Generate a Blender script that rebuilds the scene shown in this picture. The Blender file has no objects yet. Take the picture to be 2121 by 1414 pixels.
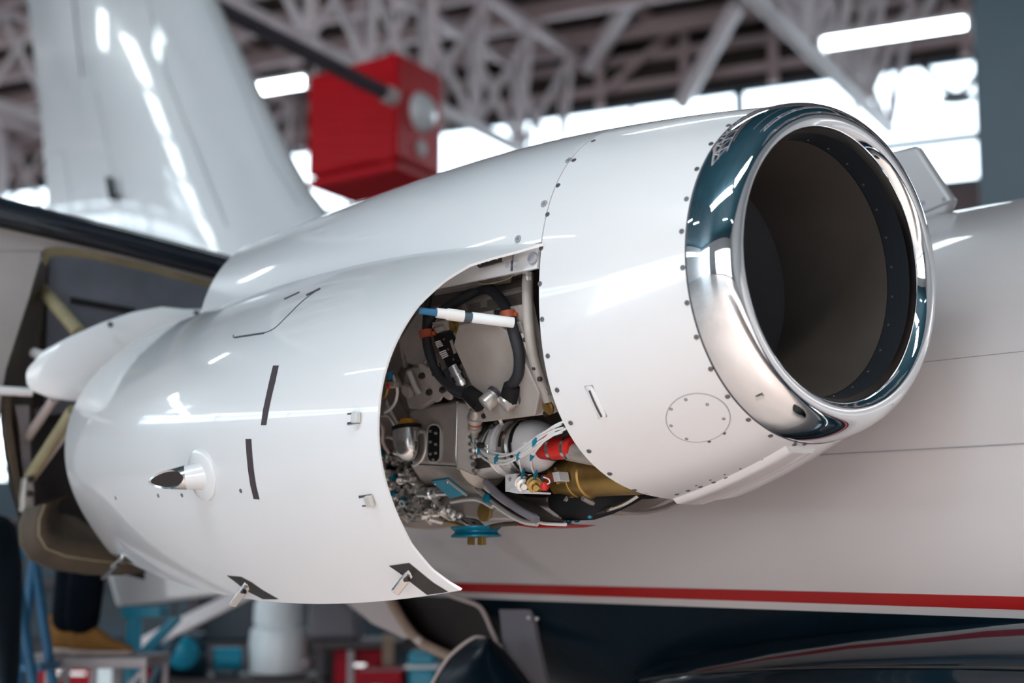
import bpy, math, random
import numpy as np
from mathutils import Vector, Matrix

random.seed(7)
SC = bpy.context.scene
COL = SC.collection
PI = math.pi

# ------------------------------------------------------------------ camera, sky, sun, exposure
H = 1.45                                   # camera height over the hangar floor
FPX = 3337.05                              # focal length for a 2121 px wide frame
PITCH = 0.13832
cam_d = bpy.data.cameras.new('camera')
cam = bpy.data.objects.new('camera', cam_d)
COL.objects.link(cam)
cam.location = (0, 0, H)
cam.rotation_euler = (PI / 2 + PITCH, 0, 0)
cam_d.sensor_width = 36.0
cam_d.lens = FPX / 2121.0 * 36.0
cam_d.clip_start = 0.05
cam_d.clip_end = 300
cam_d.dof.use_dof = True
cam_d.dof.focus_distance = 4.65
cam_d.dof.aperture_fstop = 1.25
SC.camera = cam

world = bpy.data.worlds.new('overcast_sky')
SC.world = world
world.use_nodes = True
wn = world.node_tree.nodes
bg = wn['Background']
bg.inputs[0].default_value = (0.76, 0.90, 1.0, 1)
bg.inputs[1].default_value = 4.6

SC.view_settings.view_transform = 'Standard'
SC.view_settings.look = 'None'
SC.view_settings.gamma = 1.0
SC.view_settings.use_curve_mapping = False
SC.view_settings.exposure = 0.1
SC.cycles.max_bounces = 8
SC.cycles.diffuse_bounces = 3
SC.cycles.glossy_bounces = 4
SC.cycles.transmission_bounces = 4
SC.cycles.transparent_max_bounces = 6
SC.cycles.sample_clamp_indirect = 6.0
SC.cycles.caustics_reflective = False
SC.cycles.caustics_refractive = False


def area_light(name, loc, target, sx, sy, power, col=(1, 1, 1), spread=180):
    l = bpy.data.lights.new(name, 'AREA')
    l.shape = 'RECTANGLE'
    l.size = sx
    l.size_y = sy
    l.energy = power
    l.color = col
    l.spread = math.radians(spread)
    o = bpy.data.objects.new(name, l)
    COL.objects.link(o)
    o.location = loc
    o.rotation_euler = (Vector(target) - Vector(loc)).to_track_quat('-Z', 'Y').to_euler()
    return o


# unseen fill light added behind the photographer, as daylight from the front
area_light('front_fill_light', (-7.0, -13.4, 2.7), (-3, 3, 1.0), 16, 5, 950, (0.93, 0.97, 1.0))
# cool fill light added under the closed roof of the nearer bay
area_light('overhead_fill_light', (-4.5, -1.0, 8.85), (-2.5, 4.5, 1.5), 7, 1.3, 600, (0.82, 0.93, 1.0))

# narrow warm light added over the near wing, to bounce up under the engine
area_light('wing_bounce_light', (2.2, -1.6, 8.85), (1.9, -.2, 0.0), 5, 1.3, 390, (1.0, .92, .86), 80)

# ------------------------------------------------------------------ aircraft frame of reference (fitted)
D = np.array([-0.63449277, 0.77289832, 0.00686423])     # towards the tail
U = np.array([0.77291653, 0.63450771, 0.0])             # away from the viewer, to the fuselage
V = np.array([0.0043554, -0.00530547, 0.99997644])      # up
P0 = np.array([0.81378826, 4.39515245, 0.80128427 + H]) # nacelle axis at the rear of the lip
CAM = np.array([0, 0, H])


def W(s, u, v):
    return P0 + D * s + U * u + V * v


def ray(x, y):
    a = (x - 1060.5) / FPX
    b = -(y - 707.0) / FPX
    return np.array([a, math.cos(PITCH) - b * math.sin(PITCH), math.sin(PITCH) + b * math.cos(PITCH)])


def on_plane(x, y, pt, n):
    r = ray(x, y)
    return CAM + r * (np.dot(pt - CAM, n) / np.dot(r, n))


def at_u(x, y, u):
    return on_plane(x, y, W(0, u, 0), U)


def at_s(x, y, s):
    return on_plane(x, y, W(s, 0, 0), D)


def at_y(x, y, Y):
    return CAM + ray(x, y) * (Y / ray(x, y)[1])


def at_cyl(x, y, r, u0=0.0, v0=-0.06):
    R = ray(x, y)
    a = np.array([R @ U, R @ V])
    c = np.array([(CAM - P0) @ U - u0, (CAM - P0) @ V - v0])
    A = a @ a
    B = 2 * a @ c
    C = c @ c - r * r
    q = B * B - 4 * A * C
    t = (-B - math.sqrt(max(q, 0.0))) / (2 * A)
    return CAM + R * t


def suv(X):
    q = X - P0
    return q @ D, q @ U, q @ V


def lag(s, ss, vv):
    out = 0
    for i in range(len(ss)):
        L = 1
        for j in range(len(ss)):
            if i != j:
                L = L * (s - ss[j]) / (ss[i] - ss[j])
        out = out + L * vv[i]
    return out


S2 = 0.4583
SU = 2.4045
SD = 2.9183
PH = 1.3255
WOPEN = -0.8632
PB = 3.245
SFR = 0.665


def prof(s):
    r = lag(s, [0, .458, .85, 1.25, 1.75], [.47, .5888, .6428, .6626, .6507])
    o = lag(s, [0, .458, 1.25], [0, -.0576, -.1123])
    return r, o


def nac(s, ph, dr=0.0):
    """point on the nacelle skin: s along the axis, ph from the top round to the viewer's side"""
    r, o = prof(s)
    k = min(max(s / .458, 0), 1)
    r = r * (1 + k * (-.0207 * math.cos(2 * ph) + .0004 * math.cos(3 * ph) - .0325 * math.cos(4 * ph))) + dr
    return W(s, -r * math.sin(ph), o + r * math.cos(ph))


_h0 = nac(S2, PH)
_h1 = nac(SD, PH)
_hk = (_h1 - _h0) / np.linalg.norm(_h1 - _h0)


def open_up(X):
    Y = X - _h0
    w = WOPEN
    # the fit was made in (s,u,v) axes: same handedness as D,U,V
    Yl = np.array([Y @ D, Y @ U, Y @ V])
    kl = np.array([_hk @ D, _hk @ U, _hk @ V])
    Z = Yl * math.cos(w) + np.cross(kl, Yl) * math.sin(w) + kl * (Yl @ kl) * (1 - math.cos(w))
    return _h0 + D * Z[0] + U * Z[1] + V * Z[2]


def door(s, ph, dr=0.0):
    return open_up(nac(s, ph, dr))


def pix(X):
    q = X - CAM
    fw = q[1] * math.cos(PITCH) + q[2] * math.sin(PITCH)
    up = -q[1] * math.sin(PITCH) + q[2] * math.cos(PITCH)
    return np.array([1060.5 + FPX * q[0] / fw, 707 - FPX * up / fw])


def inv(F, x, y, s, ph):
    """(s, ph) of the surface point that lies on the ray"""
    t = np.array([x, y])
    for _ in range(25):
        p = pix(F(s, ph))
        e = t - p
        if abs(e).max() < .02:
            break
        a = (pix(F(s + 1e-4, ph)) - p) / 1e-4
        b = (pix(F(s, ph + 1e-4)) - p) / 1e-4
        J = np.array([a, b]).T + np.eye(2) * 1e-6
        st = np.linalg.solve(J, e)
        st = np.clip(st, -.25, .25)
        s += st[0]
        ph += st[1]
    return s, ph


def frame_on(F, s, ph):
    p = F(s, ph)
    a = F(s + 1e-3, ph) - p
    b = F(s, ph + 1e-3) - p
    a = a / np.linalg.norm(a)
    n = np.cross(a, b)
    n /= np.linalg.norm(n)
    if n @ (p - W(s, 0, -.1)) < 0 and F is not door:
        n = -n
    if F is door:
        q = F(s, ph, .01) - p
        if n @ q < 0:
            n = -n
    b = np.cross(n, a)
    return p, a, b, n


# ------------------------------------------------------------------ materials (all node based)
def mat(name, col, rough=0.5, metal=0.0, coat=0.0, var=0.0, scale=6.0, bump=0.0, bscale=80.0, emit=None, es=0.0, spec=None, trans=0.0, sub=None):
    m = bpy.data.materials.new(name)
    m.use_nodes = True
    nt = m.node_tree
    b = nt.nodes['Principled BSDF']
    b.inputs['Base Color'].default_value = (*col, 1)
    b.inputs['Roughness'].default_value = rough
    b.inputs['Metallic'].default_value = metal
    b.inputs['Coat Weight'].default_value = coat
    b.inputs['Coat Roughness'].default_value = 0.03
    if trans:
        b.inputs['Transmission Weight'].default_value = trans
    if spec is not None:
        b.inputs['Specular IOR Level'].default_value = spec
    if emit:
        b.inputs['Emission Color'].default_value = (*emit, 1)
        b.inputs['Emission Strength'].default_value = es
    tc = nt.nodes.new('ShaderNodeTexCoord')
    if var > 0:
        n = nt.nodes.new('ShaderNodeTexNoise')
        n.inputs['Scale'].default_value = scale
        n.inputs['Detail'].default_value = 5
        nt.links.new(tc.outputs['Object'], n.inputs['Vector'])
        r = nt.nodes.new('ShaderNodeMapRange')
        r.inputs[1].default_value = .3
        r.inputs[2].default_value = .7
        nt.links.new(n.outputs['Fac'], r.inputs[0])
        mx = nt.nodes.new('ShaderNodeMix')
        mx.data_type = 'RGBA'
        c2 = sub if sub else tuple(c * (1 - var) for c in col)
        mx.inputs[6].default_value = (*c2, 1)
        mx.inputs[7].default_value = (*col, 1)
        nt.links.new(r.outputs[0], mx.inputs[0])
        nt.links.new(mx.outputs[2], b.inputs['Base Color'])
    if bump > 0:
        n2 = nt.nodes.new('ShaderNodeTexNoise')
        n2.inputs['Scale'].default_value = bscale
        n2.inputs['Detail'].default_value = 4
        nt.links.new(tc.outputs['Object'], n2.inputs['Vector'])
        bp = nt.nodes.new('ShaderNodeBump')
        bp.inputs['Strength'].default_value = bump
        bp.inputs['Distance'].default_value = 0.01
        nt.links.new(n2.outputs['Fac'], bp.inputs['Height'])
        nt.links.new(bp.outputs[0], b.inputs['Normal'])
    return m


M = {}
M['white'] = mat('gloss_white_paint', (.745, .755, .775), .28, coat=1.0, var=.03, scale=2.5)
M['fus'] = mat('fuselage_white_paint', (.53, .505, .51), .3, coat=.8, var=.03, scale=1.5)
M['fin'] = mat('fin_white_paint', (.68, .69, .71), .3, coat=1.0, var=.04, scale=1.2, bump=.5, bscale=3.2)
M['red'] = mat('red_stripe_paint', (.33, .006, .007), .35, coat=.1, spec=.25)
M['navy'] = mat('navy_gloss_paint', (.004, .012, .02), .18, var=.3, scale=3, spec=.06)
M['navyg'] = mat('navy_fairing_gloss', (.004, .012, .02), .1, coat=.5, var=.3, scale=3, bump=.05, bscale=3)
M['chrome'] = mat('polished_lip_metal', (.86, .88, .9), .035, 1.0)
M['duct'] = mat('dark_grey_duct_coating', (.075, .066, .06), .42, var=.25, scale=5, bump=.02, bscale=300)
M['ductb'] = mat('black_duct_band', (.016, .02, .026), .3)
M['fan'] = mat('fan_face_grey', (.06, .06, .07), .5, var=.2, scale=4)
M['alu'] = mat('machined_aluminium', (.74, .72, .69), .28, .7, var=.15, scale=12)
M['cast'] = mat('cast_grey_metal', (.50, .455, .42), .36, .45, var=.25, scale=9, bump=.05, bscale=150)
M['casing'] = mat('engine_casing_metal', (.27, .235, .21), .4, .35, var=.4, scale=7, bump=.04, bscale=60)
M['plate'] = mat('matt_grey_plate', (.44, .40, .37), .5, .15, var=.14, scale=14)
M['dark'] = mat('dark_metal', (.05, .045, .04), .5, .4, var=.4, scale=8)  # plain dark metal for bolts, pins, brackets and latch recesses
M['black'] = mat('black_rubber', (.008, .008, .010), .7, spec=.25, var=.2, scale=20)
M['blackfab'] = mat('black_braided_sleeve', (.016, .018, .024), .6, bump=.3, bscale=900)
M['gold'] = mat('brass_gold_duct', (.44, .285, .09), .36, .85, var=.3, scale=10)
M['silred'] = mat('red_silicone_hose', (.62, .02, .015), .42, var=.1, scale=30)
M['orange'] = mat('orange_clamp_rubber', (.36, .07, .03), .45)
M['amber'] = mat('amber_cap', (.75, .33, .02), .4)
M['teal'] = mat('teal_anodised', (.01, .23, .36), .35, .35)
M['wirew'] = mat('white_wire_insulation', (.8, .8, .8), .4)
M['steel'] = mat('bright_steel', (.7, .69, .68), .22, 1.0)
M['tape'] = mat('dark_brown_slot', (.05, .035, .042), .6, var=.3, scale=60)
M['seam'] = mat('dark_seam', (.06, .06, .075), .6)
M['sealant'] = mat('grey_seam', (.33, .33, .36), .6)
M['screw'] = mat('screw_grey', (.16, .155, .17), .4, .7)
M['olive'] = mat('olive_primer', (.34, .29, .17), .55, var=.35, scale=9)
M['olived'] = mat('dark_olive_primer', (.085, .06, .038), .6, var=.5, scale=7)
M['revskin'] = mat('grey_beige_reverser_skin', (.42, .385, .375), .4, .1, var=.12, scale=5)
M['revpanel'] = mat('blue_grey_inner_panel', (.27, .28, .33), .4, .5, var=.35, scale=3.5)
M['mattblack'] = mat('matt_black', (.012, .009, .008), .7)  # near-black colour for the reverser hollow, vent holes and seal back
M['rubberblue'] = mat('blue_black_edge', (.008, .012, .02), .2, coat=.7)
M['brownin'] = mat('dark_brown_cavity', (.02, .011, .008), .7, var=.5, scale=5)
M['edge'] = mat('pale_bare_edge', (.5, .42, .4), .4)
M['glass'] = None
M['truss'] = mat('pinkish_grey_steel_paint', (.74, .63, .65), .55, var=.1, scale=2)
M['trussw'] = mat('pale_grey_steel_paint', (.90, .84, .86), .5, var=.08, scale=2)
M['roof'] = mat('brown_roof_sheet', (.045, .028, .022), .7, var=.4, scale=.6)
M['rooft'] = mat('teal_roof_sheet', (.01, .10, .15), .6, var=.3, scale=.6)
M['purlin'] = mat('brown_grey_purlin', (.58, .45, .45), .6, var=.15, scale=1)
M['brick'] = mat('mauve_brown_wall', (.20, .145, .15), .7, var=.15, scale=1.2)
M['wallw'] = mat('white_wall', (.75, .74, .75), .6, var=.04, scale=.5)
M['concrete'] = mat('grey_concrete', (.88, .735, .675), .4, var=.15, scale=.8, bump=.02)
M['pillar'] = mat('slate_blue_paint', (.055, .10, .135), .4, var=.12, scale=1.5)
M['heater'] = mat('red_enamel', (.62, .002, .012), .45, var=.08, scale=3, spec=.15)
M['pipe'] = mat('dark_pipe', (.07, .06, .075), .4, .3)
M['lampw'] = mat('fluorescent_diffuser', (.9, .95, 1), .4, emit=(.82, .95, 1.0), es=13)
M['lampbody'] = mat('white_lamp_tray', (.7, .68, .68), .5)
M['suede'] = mat('tan_suede', (.30, .13, .025), .85, var=.25, scale=25, bump=.2, bscale=300)
M['sole'] = mat('pale_rubber_sole', (.55, .42, .36), .6, var=.15, scale=20)
M['trouser'] = mat('dark_navy_cloth', (.004, .007, .013), .9, spec=.08, var=.3, scale=10, bump=.3, bscale=60)
M['jacket'] = mat('navy_work_jacket', (.012, .022, .04), .85, bump=.2, bscale=50)
M['skin'] = mat('skin', (.5, .3, .22), .5)
M['hair'] = mat('dark_hair', (.03, .02, .015), .7)
M['greysteel'] = mat('grey_painted_steel', (.36, .32, .33), .45, .3, var=.15, scale=8)
M['bluesteel'] = mat('blue_painted_steel', (.02, .16, .33), .4, var=.2, scale=4)
M['cyan'] = mat('cyan_plastic', (.01, .33, .50), .35, var=.15, scale=5)
M['bluedark'] = mat('dark_teal_blue', (.008, .05, .085), .4, var=.3, scale=4)
M['plastic'] = mat('milky_plastic', (.88, .93, .95), .3, coat=.3)
M['wood'] = mat('tan_timber', (.38, .27, .20), .6, var=.25, scale=12)
M['cab'] = mat('crimson_cabinet_paint', (.46, .004, .022), .45, var=.06, scale=3, spec=.15)
M['greyslab'] = mat('grey_panel', (.20, .19, .22), .5, var=.15, scale=4)
M['cover'] = mat('navy_canvas', (.003, .010, .018), .6, spec=.2, var=.4, scale=6, bump=.15, bscale=30)
M['bench'] = mat('dark_bench', (.06, .045, .05), .5, var=.2, scale=6)

# window glass: mostly clear with a soft sheen
g = bpy.data.materials.new('window_glass')
g.use_nodes = True
nt = g.node_tree
for n in list(nt.nodes):
    nt.nodes.remove(n)
o_ = nt.nodes.new('ShaderNodeOutputMaterial')
mx = nt.nodes.new('ShaderNodeMixShader')
tr = nt.nodes.new('ShaderNodeBsdfTransparent')
gl = nt.nodes.new('ShaderNodeBsdfGlossy')
gl.inputs['Roughness'].default_value = .05
fr = nt.nodes.new('ShaderNodeFresnel')
fr.inputs[0].default_value = 1.3
nt.links.new(fr.outputs[0], mx.inputs[0])
nt.links.new(tr.outputs[0], mx.inputs[1])
nt.links.new(gl.outputs[0], mx.inputs[2])
nt.links.new(mx.outputs[0], o_.inputs[0])
M['glass'] = g

# ------------------------------------------------------------------ mesh helpers
ORIG = {}


def nrmv(a):
    a = np.asarray(a, float)
    return a / (np.linalg.norm(a) + 1e-12)


class MB:
    def __init__(self):
        self.v = []
        self.f = []

    def add(self, vs, fs):
        b = len(self.v)
        self.v += [tuple(map(float, x)) for x in vs]
        self.f += [tuple(i + b for i in q) for q in fs]
        return self

    def box(self, c, ax, ay, az):
        c = np.asarray(c, float)
        ax, ay, az = map(lambda q: np.asarray(q, float), (ax, ay, az))
        vs = [c + i * ax + j * ay + k * az for i in (-.5, .5) for j in (-.5, .5) for k in (-.5, .5)]
        return self.add(vs, [(0, 1, 3, 2), (4, 6, 7, 5), (0, 4, 5, 1), (2, 3, 7, 6), (0, 2, 6, 4), (1, 5, 7, 3)])

    def bar(self, a, b, w, t=None, up=(0, 0, 1)):
        a, b = np.asarray(a, float), np.asarray(b, float)
        t = t or w
        z = nrmv(b - a)
        x = np.cross(z, np.asarray(up, float))
        if np.linalg.norm(x) < 1e-3:
            x = np.cross(z, (1, 0, 0))
        x = nrmv(x)
        y = np.cross(z, x)
        return self.box((a + b) / 2, x * w, y * t, b - a)

    def prism(self, poly, off):
        poly = [np.asarray(p, float) for p in poly]
        off = np.asarray(off, float)
        n = len(poly)
        vs = poly + [p + off for p in poly]
        fs = [tuple(range(n)), tuple(range(2 * n - 1, n - 1, -1))]
        fs += [(i, i + n, (i + 1) % n + n, (i + 1) % n) for i in range(n)]
        return self.add(vs, fs)

    def loft(self, rings, cap=True, closed=True):
        n = len(rings[0])
        vs = [p for r in rings for p in r]
        fs = []
        for i in range(len(rings) - 1):
            for j in range(n if closed else n - 1):
                k = (j + 1) % n
                fs.append((i * n + j, i * n + k, (i + 1) * n + k, (i + 1) * n + j))
        if cap and closed:
            fs.append(tuple(range(n - 1, -1, -1)))
            fs.append(tuple((len(rings) - 1) * n + j for j in range(n)))
        return self.add(vs, fs)

    def tube(self, pts, r, seg=8, smooth=True, cap=True):
        pts = [np.asarray(p, float) for p in pts]
        if smooth and len(pts) > 2:
            q = []
            for i in range(len(pts) - 1):
                p0 = pts[max(i - 1, 0)]
                p1, p2 = pts[i], pts[i + 1]
                p3 = pts[min(i + 2, len(pts) - 1)]
                for k in range(5):
                    t = k / 5
                    q.append(.5 * ((2 * p1) + (-p0 + p2) * t + (2 * p0 - 5 * p1 + 4 * p2 - p3) * t * t + (-p0 + 3 * p1 - 3 * p2 + p3) * t ** 3))
            q.append(pts[-1])
            pts = q
        rs = r if isinstance(r, (list, tuple)) else [r] * len(pts)
        if len(rs) != len(pts):
            rs = list(np.interp(np.linspace(0, 1, len(pts)), np.linspace(0, 1, len(rs)), rs))
        rings = []
        x = None
        for i, p in enumerate(pts):
            z = nrmv(pts[min(i + 1, len(pts) - 1)] - pts[max(i - 1, 0)])
            if x is None:
                x = np.cross(z, (0, 0, 1))
                if np.linalg.norm(x) < 1e-2:
                    x = np.cross(z, (1, 0, 0))
            x = nrmv(x - z * (x @ z))
            y = np.cross(z, x)
            rings.append([p + rs[i] * (math.cos(a) * x + math.sin(a) * y) for a in [2 * PI * k / seg for k in range(seg)]])
        return self.loft(rings, cap)

    def lathe(self, prof_, origin, axis, seg=32, cap=True, xr=None):
        origin = np.asarray(origin, float)
        z = nrmv(axis)
        x = np.cross(z, (0, 0, 1)) if xr is None else np.asarray(xr, float)
        if np.linalg.norm(x) < 1e-2:
            x = np.cross(z, (1, 0, 0))
        x = nrmv(x - z * (x @ z))
        y = np.cross(z, x)
        rings = [[origin + z * t + r * (math.cos(a) * x + math.sin(a) * y) for a in [2 * PI * k / seg for k in range(seg)]] for t, r in prof_]
        return self.loft(rings, cap)

    def ball(self, c, r, seg=10, sc=(1, 1, 1)):
        c = np.asarray(c, float)
        rings = []
        for i in range(1, seg // 2 + 1):
            a = PI * i / (seg // 2 + 1)
            rings.append([c + np.array([r * sc[0] * math.sin(a) * math.cos(b), r * sc[1] * math.sin(a) * math.sin(b), r * sc[2] * math.cos(a)]) for b in [2 * PI * k / seg for k in range(seg)]])
        return self.loft(rings, True)

    def sheet(self, G, thick=None):
        """grid of points G[i][j]; thick: matching grid for the back, closed at the rim"""
        n, m = len(G), len(G[0])
        vs = [p for r in G for p in r]
        fs = [(i * m + j, i * m + j + 1, (i + 1) * m + j + 1, (i + 1) * m + j) for i in range(n - 1) for j in range(m - 1)]
        if thick is not None:
            b = n * m
            vs += [p for r in thick for p in r]
            fs += [(b + i * m + j, b + (i + 1) * m + j, b + (i + 1) * m + j + 1, b + i * m + j + 1) for i in range(n - 1) for j in range(m - 1)]
            rim = [(0, j) for j in range(m)] + [(i, m - 1) for i in range(1, n)] + [(n - 1, j) for j in range(m - 2, -1, -1)] + [(i, 0) for i in range(n - 2, 0, -1)]
            q = [i * m + j for i, j in rim]
            for k in range(len(q)):
                a, c = q[k], q[(k + 1) % len(q)]
                fs.append((a, a + b, c + b, c))
        return self.add(vs, fs)

    def build(self, name, m, parent=None, origin=None, smooth=True, bevel=0.0, angle=40, label=None, kind=None):
        if parent is not None:
            origin = ORIG[parent.name]
        elif origin is None:
            origin = np.mean(np.array(self.v), axis=0)
            origin[2] = min(q[2] for q in self.v)
        origin = np.asarray(origin, float)
        me = bpy.data.meshes.new(name)
        me.from_pydata([tuple(np.array(q) - origin) for q in self.v], [], self.f)
        me.validate()
        if smooth:
            me.polygons.foreach_set('use_smooth', [True] * len(me.polygons))
            me.set_sharp_from_angle(angle=math.radians(angle))
        me.materials.append(M[m] if isinstance(m, str) else m)
        # consistent outward normals
        import bmesh
        bm = bmesh.new()
        bm.from_mesh(me)
        bmesh.ops.recalc_face_normals(bm, faces=bm.faces)
        bm.to_mesh(me)
        bm.free()
        o = bpy.data.objects.new(name, me)
        COL.objects.link(o)
        if parent is not None:
            o.parent = parent
        else:
            o.location = origin
        ORIG[o.name] = origin
        if bevel:
            bv = o.modifiers.new('bevel', 'BEVEL')
            bv.width = bevel
            bv.segments = 2
            bv.limit_method = 'ANGLE'
            bv.angle_limit = math.radians(35)
        if label:
            o['label'] = label
        if kind:
            o['kind'] = kind
        return o


def empty(name, loc, parent=None):
    o = bpy.data.objects.new(name, None)
    COL.objects.link(o)
    o.empty_display_size = .1
    if parent is not None:
        o.parent = parent
        o.location = Vector(loc) - Vector(ORIG[parent.name])
    else:
        o.location = loc
    ORIG[o.name] = np.asarray(loc, float)
    return o


def tag(o, label=None, cat=None, group=None, kind=None):
    if label:
        o['label'] = label
    if cat:
        o['category'] = cat
    if group:
        o['group'] = group
    if kind:
        o['kind'] = kind
    return o


def struct(o, label, cat):
    return tag(o, label, cat, kind='structure')


def place(name, mesh, parent, pos, x, y, z):
    """an object sharing a mesh, with local axes x, y, z (may carry scale)"""
    o = bpy.data.objects.new(name, mesh)
    COL.objects.link(o)
    if parent is not None:
        o.parent = parent
        pos = np.asarray(pos) - ORIG[parent.name]
    m = Matrix.Identity(4)
    for i in range(3):
        m[i][0], m[i][1], m[i][2], m[i][3] = x[i], y[i], z[i], pos[i]
    o.matrix_local = m
    return o


def shared(mb, name, m):
    me = bpy.data.meshes.new(name)
    me.from_pydata(mb.v, [], mb.f)
    me.materials.append(M[m])
    me.polygons.foreach_set('use_smooth', [True] * len(me.polygons))
    me.set_sharp_from_angle(angle=math.radians(40))
    return me


UNITX = {k: shared(MB().box((0, 0, 0), (1, 0, 0), (0, 1, 0), (0, 0, 1)), 'strut_' + k, k) for k in ('truss', 'trussw', 'purlin')}


def strut(name, parent, a, b, w, m='truss', t=None):
    a, b = np.asarray(a, float), np.asarray(b, float)
    z = b - a
    x = np.cross(nrmv(z), (0, 0, 1))
    if np.linalg.norm(x) < 1e-3:
        x = np.array([1, 0, 0])
    x = nrmv(x)
    y = np.cross(nrmv(z), x)
    return place(name, UNITX[m], parent, (a + b) / 2, x * w, y * (t or w), z)


# ------------------------------------------------------------------ hangar shell
HA = math.radians(27)
HW = np.array([math.cos(HA), -math.sin(HA), 0])      # along the back wall, towards the right
HN = np.array([math.sin(HA), math.cos(HA), 0])       # away from the camera
B0 = np.array([-1.15, 24.0, 0])                      # a point of the back wall
ZR = 9.05


def HP(a, b, z):
    """a metres along the back wall from B0, b metres in front of it"""
    q = B0 + HW * a - HN * b
    return np.array([q[0], q[1], z])


def wallquad(mb, a0, b0, a1, b1, z0, z1, t=.25):
    p = HP(a0, b0, z0)
    q = HP(a1, b1, z0)
    d = nrmv(q - p)
    n = np.array([d[1], -d[0], 0])
    mb.prism([p, q, q + (0, 0, z1 - z0), p + (0, 0, z1 - z0)], n * -t)


AL, AR, BF = -14.0, 24.0, 42.0
fl = MB().prism([HP(AL, -1, 0), HP(AR, -1, 0), HP(AR, BF, 0), HP(AL, BF, 0)], (0, 0, -.2)).build('floor', 'concrete', origin=(0, 10, 0), smooth=False)
struct(fl, 'grey concrete hangar floor under the jet', 'floor')
rf = MB().prism([HP(AL, -1, ZR), HP(AR, -1, ZR), HP(AR, 8, ZR), HP(AL, 8, ZR)], (0, 0, .2)).build('ceiling', 'roof', origin=(0, 10, ZR), smooth=False)
struct(rf, 'dark brown sheet roof of the rear hangar bay', 'ceiling')
rf2 = MB().prism([HP(AL, 8, ZR), HP(AR, 8, ZR), HP(AR, BF, ZR), HP(AL, BF, ZR)], (0, 0, .2)).build('ceiling', 'rooft', origin=(0, 0, ZR), smooth=False)
struct(rf2, 'teal sheet roof of the front hangar bay above the camera', 'ceiling')

ZW0, ZW1 = 6.35, 8.05
AG0, AG1, ZG0, ZG1 = -9.6, -6.0, 1.9, 4.3
m_ = MB()
wallquad(m_, AL, 0, AR, 0, ZG1, ZW0)
wallquad(m_, AL, 0, AR, 0, 0, ZG0)
wallquad(m_, AL, 0, AG0, 0, ZG0, ZG1)
wallquad(m_, AG1, 0, AR, 0, ZG0, ZG1)
wb = m_.build('wall_back', 'brick', origin=B0, smooth=False)
struct(wb, 'mauve brown wall below the window band', 'wall')
m_ = MB()
wallquad(m_, AL, 0, AR, 0, ZW1, ZR)
struct(m_.build('wall_back', 'roof', origin=B0, smooth=False), 'dark wall strip above the window band', 'wall')
m_ = MB()
wallquad(m_, AL, 0, AL, BF, 0, ZW0)
wallquad(m_, AL, 0, AL, 13.1, ZW1 - .3, ZR)
wallquad(m_, AL, 14.9, AL, BF, ZW1 - .3, ZR)
wallquad(m_, AL, 13.1, AL, 14.9, ZR - .1, ZR)
struct(m_.build('wall_left', 'wallw', origin=HP(AL, 20, 0), smooth=False), 'white side wall on the left of the hangar with window strip', 'wall')
m_ = MB()
wallquad(m_, AR, 0, AR, BF, 0, ZR)
struct(m_.build('wall_right', 'wallw', origin=HP(AR, 20, 0), smooth=False), 'white side wall on the right of the hangar', 'wall')
m_ = MB()
wallquad(m_, -4, BF, AR, BF, 0, ZR)
wallquad(m_, AL, BF, -4, BF, 8.0, ZR)
struct(m_.build('wall_front', 'wallw', origin=HP(0, BF, 0), smooth=False), 'white front wall behind the photographer with open door', 'wall')

# window band: one window per bay, each with frame, mullions and panes
def band_window(nm, pa, pb, z0_, z1_, label, zt, nn=3):
    pa, pb = np.asarray(pa, float), np.asarray(pb, float)
    w = empty(nm, P3((pa + pb) / 2, z0_))
    struct(w, label, 'window')
    d = nrmv(pb - pa)
    n = np.array([-d[1], d[0], 0])
    L = np.linalg.norm(pb - pa)
    q = lambda t, z: P3(pa + d * t, z)
    f = MB()
    for z in (z0_ + .03, z1_ - .03):
        f.bar(q(0, z), q(L, z), .06, .08)
    for x in (.03, L - .03):
        f.bar(q(x, z0_), q(x, z1_), .08, .08)
    f.build('window_frame', 'pillar', w, smooth=False)
    MB().bar(q(0, zt), q(L, zt), .07, .11).build('transom', 'pillar', w, smooth=False)
    for j in range(nn):
        if j:
            MB().bar(q(L * j / nn, z0_), q(L * j / nn, z1_), .05, .05).build('mullion', 'trussw', w, smooth=False)
        for za, zb in ((z0_ + .06, zt - .05), (zt + .05, z1_ - .06)):
            xa, xb = L * j / nn + .04, L * (j + 1) / nn - .04
            MB().prism([q(xa, za), q(xb, za), q(xb, zb), q(xa, zb)], n * .008).build('pane', 'glass', w, smooth=False)
    return w


def P3(p, z):
    return np.array([p[0], p[1], z])


ORDW = ['first', 'second', 'third', 'fourth', 'fifth', 'sixth', 'seventh', 'eighth']
BAYS = [-14.55 + 4.85 * k for k in range(8)]
BAYS[0] = AL
for k, a in enumerate(BAYS):
    band_window('window_%d' % (k + 1), HP(a, 0, 0), HP(BAYS[k + 1] if k < 7 else AR, 0, 0), ZW0, ZW1, 'bright steel framed window in the back wall, bay %s from the left' % ORDW[k], ZW0 + .62)
for k in range(7):
    band_window('window_%d' % (k + 10), HP(AL, 6 * k, 0), HP(AL, 6 * k + 6, 0), ZW0, ZW1 - .3, 'steel framed window strip in the left side wall, %s from the back' % ORDW[k], ZW0 + .7)
band_window('window_17', HP(AL, 13.1, 0), HP(AL, 14.9, 0), ZW1 - .25, ZR - .1, 'tall upper window in the left side wall mirrored in the tail fin', ZW1 + .3, 2)
w = empty('window_9', HP((AG0 + AG1) / 2, 0, ZG0))
struct(w, 'low bright window in the back wall at the left edge of the picture', 'window')
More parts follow.
